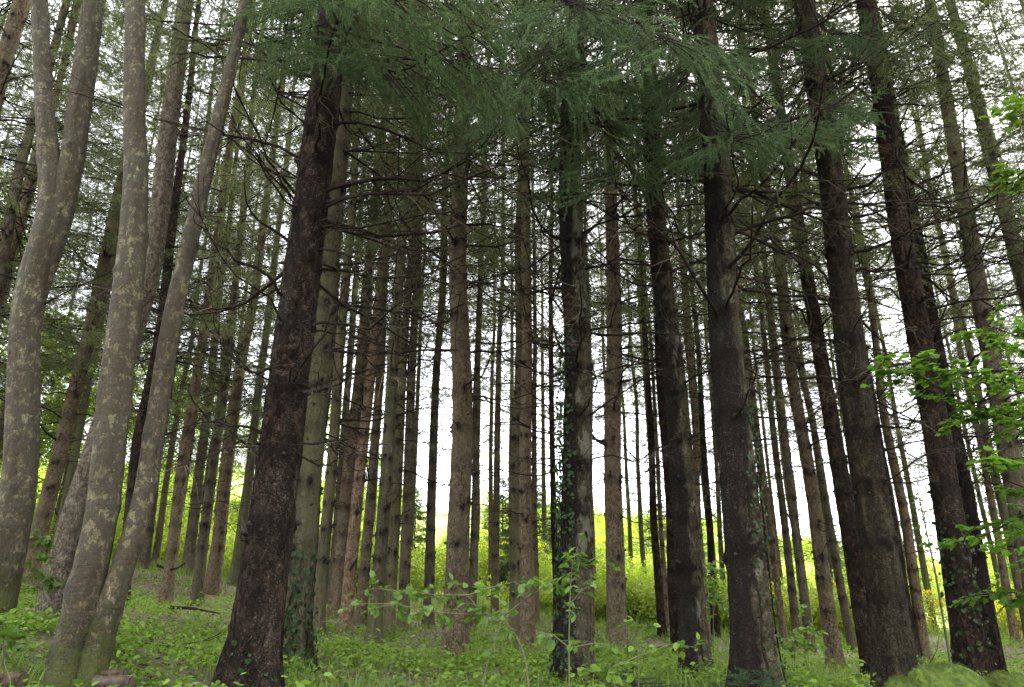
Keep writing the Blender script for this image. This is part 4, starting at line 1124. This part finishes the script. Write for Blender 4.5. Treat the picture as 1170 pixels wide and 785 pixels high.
def fallen(label, pts, r):
    P = np.array([at(*p) for p in pts]); base = P[0].copy()
    mb = MB(); t = np.linspace(0, 1, 20); s = np.linspace(0, 1, len(P))
    Q = np.stack([np.interp(t, s, P[:, k]) for k in range(3)], -1) - base
    tubes(mb, Q, r * np.linspace(1, .3, 20), 6)
    o = tag(link('fallen_branch', mb.mesh('fallen_branch', [M['twig']])), label, 'fallen branch')
    o.location = base
fallen('dark fallen branch lying across the herbs at the foot of the pale grey spruce', [(193, 694, 14), (220, 695, 14), (235, 698, 14), (252, 701, 14)], .035)
fallen('snapped dead branch leaning on the first brown spruce left of the thick black-barked one', [(180, 646, 17), (194, 651, 16.9), (203, 649, 16.8), (212, 643, 16.8)], .035)

for k in range(16):
    y = random.uniform(5.5, 15); x = random.uniform(-.6, .6) * y; a = random.uniform(0, 3.14); l_ = random.uniform(.4, 1.3)
    o = tag(link('fallen_branch', BR[k % len(BR)]), 'thin dead branch dropped among the low herbs between the trunks', 'fallen branch', 'dropped dead branches among the herbs')
    o.location = (x, y, gz(x, y) + .05); o.rotation_euler = (random.uniform(0, 6), random.uniform(-.12, .05), a); o.scale = (l_ * .7,) * 3
# ------------------------------------------------------------------ ground cover (uncountable)
def cover():
    herbs = []
    # herbs: little rosettes, leaf by leaf, taller in patches
    for (n, lo, hi, per, hmax, thr) in ((24000, .022, .05, 9, .20, .54), (10500, .03, .062, 8, .34, .62)):
        y = 4.2 + 25 * rng.random(n) ** 1.5
        x = rng.uniform(-1, 1, n) * (y * .78 + 1.2)
        dens = vnoise(x * .7, y * .7, 11) * .6 + vnoise(x * 2.6, y * 2.6, 12) * .6
        keep = dens > thr
        x, y = x[keep], y[keep]; n = len(x)
        z = ground_z(x, y)
        hh = hmax * rng.uniform(.25, 1, n) * (.4 + 1.1 * vnoise(x * .8, y * .8, 14))
        idx = np.repeat(np.arange(n), per); m = len(idx)
        a = rng.uniform(0, 6.28, m); rad = rng.uniform(.01, .6, m) * hh[idx] + .02
        P = np.stack([x[idx] + np.cos(a) * rad, y[idx] + np.sin(a) * rad, z[idx] + hh[idx] * rng.uniform(.25, 1, m)], -1)
        d = np.stack([np.cos(a), np.sin(a), rng.uniform(-.7, .6, m)], -1)
        nr = norm(np.array([0, 0, 1.]) + rng.normal(size=(m, 3)) * .55)
        l = rng.uniform(lo, hi, m) * (1 + .02 * y[idx])
        herbs.append((P, d, nr, l))
    mb = MB()
    for (P, d, nr, l) in herbs: leaves(mb, P, d, nr, l, l * .62, shape='diamond' if l.max() < .09 and len(l) > 90000 else 'oval', fold=.3)
    tag(link('ground_cover', mb.mesh('ground_cover', [M['herb']], smooth=False)), 'low green herbs covering the forest floor', 'ground cover', kind='stuff')
    # grass
    n = 52000
    y = 4.4 + 34 * rng.random(n) ** 1.4; x = rng.uniform(-1, 1, n) * (y * .78 + 1)
    dens = vnoise(x * .6 + 40, y * .6, 21)
    keep = dens > np.where(y > 20, .08, .62)
    x, y = x[keep], y[keep]; n = len(x); z = ground_z(x, y)
    h = rng.uniform(.10, .28, n) * np.where(y > 22, 1.6, 1)
    a = rng.uniform(0, 6.28, n); w = .0035 * (1 + .08 * y)
    side = np.stack([np.cos(a), np.sin(a), 0 * a], -1) * w[:, None]
    lean = np.stack([np.cos(a + 1.57), np.sin(a + 1.57), 0 * a], -1) * (h * rng.uniform(.1, .7, n))[:, None]
    B = np.stack([x, y, z - .02], -1)
    up = np.array([0, 0, 1.])
    V = np.stack([B - side, B + side, B + side * .7 + lean * .35 + up * (h * .6)[:, None], B - side * .7 + lean * .35 + up * (h * .6)[:, None], B + lean + up * h[:, None]], 1)
    o = np.arange(n)[:, None] * 5
    mb = MB(); mb.add(V.reshape(-1, 3), q=(o + np.array([0, 1, 2, 3])), t=(o + np.array([3, 2, 4])))
    tag(link('grass', mb.mesh('grass', [M['grass']], smooth=False)), 'thin grass growing through the herbs', 'grass', kind='stuff')
    # fallen twigs and dry leaves
    n = 9000
    y = 4.4 + 18 * rng.random(n) ** 1.3; x = rng.uniform(-1, 1, n) * (y * .75 + 1); z = ground_z(x, y) + .012
    a = rng.uniform(0, 6.28, n)
    mb = MB(); l = rng.uniform(.03, .08, n)
    leaves(mb, np.stack([x, y, z], -1), np.stack([np.cos(a), np.sin(a), rng.uniform(-.1, .3, n)], -1), norm(np.array([0, 0, 1.]) + rng.normal(size=(n, 3)) * .3), l, l * .5, shape='oval')
    tag(link('leaf_litter', mb.mesh('leaf_litter', [M['log']], smooth=False)), 'dry brown leaves lying between the herbs', 'leaf litter', kind='stuff')
cover()

# ------------------------------------------------------------------ the bright hillside behind the stand
def shrub_mesh(n, h, w, leaf, mats, flower=0.0):
    mb = MB()
    nb = 26
    c = rng.normal(size=(nb, 3)) * np.array([w * .38, w * .38, h * .24]); c[:, 2] = np.abs(c[:, 2] + h * .45)
    idx = rng.integers(0, nb, n)
    off = norm(rng.normal(size=(n, 3))) * (rng.random(n) ** .45)[:, None] * w * .24
    P = c[idx] + off; P[:, 2] = np.maximum(P[:, 2], .02)
    d = norm(off + rng.normal(size=(n, 3)) * w * .1 + np.array([0, 0, .05])); nr = norm(rng.normal(size=(n, 3)) * .6 + np.array([0, 0, 1.]))
    l = leaf * rng.uniform(.6, 1.3, n)
    leaves(mb, P, d, nr, l, l * .6, shape='diamond', mat=0)
    if flower:
        m = int(n * flower); i2 = rng.integers(0, nb // 2, m)
        off = norm(rng.normal(size=(m, 3)) + np.array([0, -.3, .9])) * w * .24 * rng.uniform(.8, 1.1, m)[:, None]
        l = leaf * rng.uniform(.5, .9, m)
        leaves(mb, c[i2] + off, norm(rng.normal(size=(m, 3))), norm(rng.normal(size=(m, 3)) + np.array([0, -.6, .6])), l, l * .8, shape='diamond', mat=1)
    return mb.mesh('foliage', mats, smooth=False)
def stems_mesh(h, n=7):
    mb = MB(); a = rng.uniform(0, 6.28, n)
    tubes(mb, curve_pts(n, 5, np.zeros((n, 3)) - np.array([0, 0, .15]), np.stack([np.cos(a) * .5, np.sin(a) * .5, np.ones(n)], -1), np.full(n, h * .8), np.zeros(n), np.zeros(n), .05), np.full((n, 1), .02) * np.linspace(1, .3, 5)[None], 4)
    return mb.mesh('stem', [M['stem']])
SH = [shrub_mesh(7000, 1.6, 1.9, .085, [M['shrub']]) for k in range(3)]
BRM = [shrub_mesh(6000, 1.4, 1.7, .075, [M['broom'], M['flower']], .5) for k in range(2)]
STM = stems_mesh(1.4)
def hill():
    k = 0
    tries = 0
    while k < 330 and tries < 4000:
        tries += 1
        y = 27 + 41 * random.random() ** 1.5; u = random.uniform(-100, 1300) if random.random() < .75 else random.uniform(590, 800)
        x = (u - 585) / F * y * 1.03
        yellow = random.random() < (.20 if u > 650 else .06)
        s_ = random.uniform(.7, 1.5)
        root = empty('broom_bush' if yellow else 'meadow_shrub', (x, y, gz(x, y) - .05))
        side = 'left of' if u < 585 else 'right of'
        if yellow: tag(root, f'yellow flowering broom bush on the bright hillside {side} the double spruce', 'bush', f'flowering broom bushes {side} the double spruce')
        else: tag(root, f'yellow-green leafy shrub on the bright hillside {side} the double spruce', 'shrub', f'leafy hillside shrubs {side} the double spruce')
        f = link('foliage', (BRM if yellow else SH)[k % (2 if yellow else 3)], root); st = link('stem', STM, root)
        for o in (f, st): o.scale = (s_, s_, s_ * random.uniform(.7, 1.1)); o.rotation_euler = (0, 0, random.uniform(0, 6.28))
        k += 1
    # young conifers on the slope
    for j, (u, y, s_) in enumerate([(590, 31, .16), (640, 33, .2), (575, 36, .2), (610, 38, .22), (780, 40, .17), (745, 44, .2), (930, 36, .17), (955, 42, .2), (1150, 40, .2), (1015, 46, .2), (850, 50, .2), (480, 34, .17)]):
        x = (u - 585) / F * y * 1.03
        root = empty('young_spruce', (x, y, gz(x, y)))
        tag(root, 'blue-green young spruce on the slope of the bright meadow behind the stand', 'young spruce', 'young spruces on the meadow slope')
        c = link('crown', YOUNG, root); t = link('trunk', YOUNGT, root)
        for o in (c, t): o.scale = (s_ * 5, s_ * 5, s_ * 5)
def young_meshes():
    mb = MB(); n = 170
    z = rng.random(n) ** 1.2 * 4.6 + .3; a = rng.uniform(0, 6.28, n)
    live_branches(mb, np.stack([0 * z, 0 * z, z], -1), np.stack([np.cos(a), np.sin(a), rng.uniform(-.1, .3, n)], -1), 1.5 * (1 - z / 5.2) + .2, np.full(n, .01), 14, 60, .06, .02, bare=.1)
    me = mb.mesh('crown', [M['twig'], M['needle_fir']], smooth=False)
    t = MB(); tubes(t, np.array([(0, 0, -.2), (0, 0, 2.), (0, 0, 5.1)]), np.array([.07, .045, .008]), 8)
    return me, t.mesh('trunk', [M['grey']], attr_name='stain')
YOUNG, YOUNGT = young_meshes()
hill()

# leafy broadleaf trees beyond the stand on the left and the right
def decid_meshes(h, w, n):
    mb = MB(); nb = 34
    c = rng.normal(size=(nb, 3)) * np.array([w * .36, w * .36, h * .26]); c[:, 2] += h * .55
    c[:, 2] = np.clip(c[:, 2], h * .12, h)
    idx = rng.integers(0, nb, n)
    off = norm(rng.normal(size=(n, 3))) * (rng.random(n) ** .5)[:, None] * w * .2 * np.array([1, 1, .6])
    P = c[idx] + off
    l = .16 * rng.uniform(.6, 1.3, n)
    leaves(mb, P, norm(rng.normal(size=(n, 3)) * np.array([1, 1, .4])), norm(rng.normal(size=(n, 3)) * .6 + np.array([0, 0, 1.])), l, l * .65, shape='diamond')
    t = MB(); tubes(t, np.array([(0, 0, -.3), (.1, 0, h * .3), (-.05, .1, h * .6), (0, 0, h * .9)]), np.array([.16, .12, .08, .02]), 10)
    ends = c[rng.integers(0, nb, 16)]
    st = np.stack([0 * ends[:, 0], 0 * ends[:, 0], ends[:, 2] * rng.uniform(.4, .8, 16)], -1)
    D = ends - st; tubes(t, curve_pts(16, 6, st, D, np.linalg.norm(D, axis=1), np.zeros(16), np.zeros(16), .05), np.full((16, 1), .045) * np.linspace(1, .2, 6)[None], 5)
    return mb.mesh('crown', [M['decid']], smooth=False), t.mesh('trunk', [M['grey']], attr_name='stain')
DEC = [decid_meshes(12, 7, 15000) for k in range(3)]
for j, (u, y, s_) in enumerate([(-120, 22, 1.0), (-30, 26, .9), (40, 31, .8), (90, 27, .7), (135, 34, .8), (190, 37, .75), (250, 36, .65), (310, 39, .6), (365, 41, .6), (420, 44, .5), (-200, 30, 1.1), (1230, 31, .7), (1330, 26, .9), (1110, 50, .55)]):
    x = (u - 585) / F * y * 1.03
    root = empty('broadleaf_tree', (x, y, gz(x, y)))
    side = 'left' if u < 585 else 'right'
    tag(root, f'bright green broadleaf tree glimpsed beyond the spruce stems on the {side} side', 'broadleaf tree', f'bright broadleaf trees beyond the stand on the {side}')
    for nm, me in zip(('crown', 'trunk'), DEC[j % 3]):
        o = link(nm, me, root); o.scale = (s_,) * 3; o.rotation_euler = (0, 0, j * 1.7)
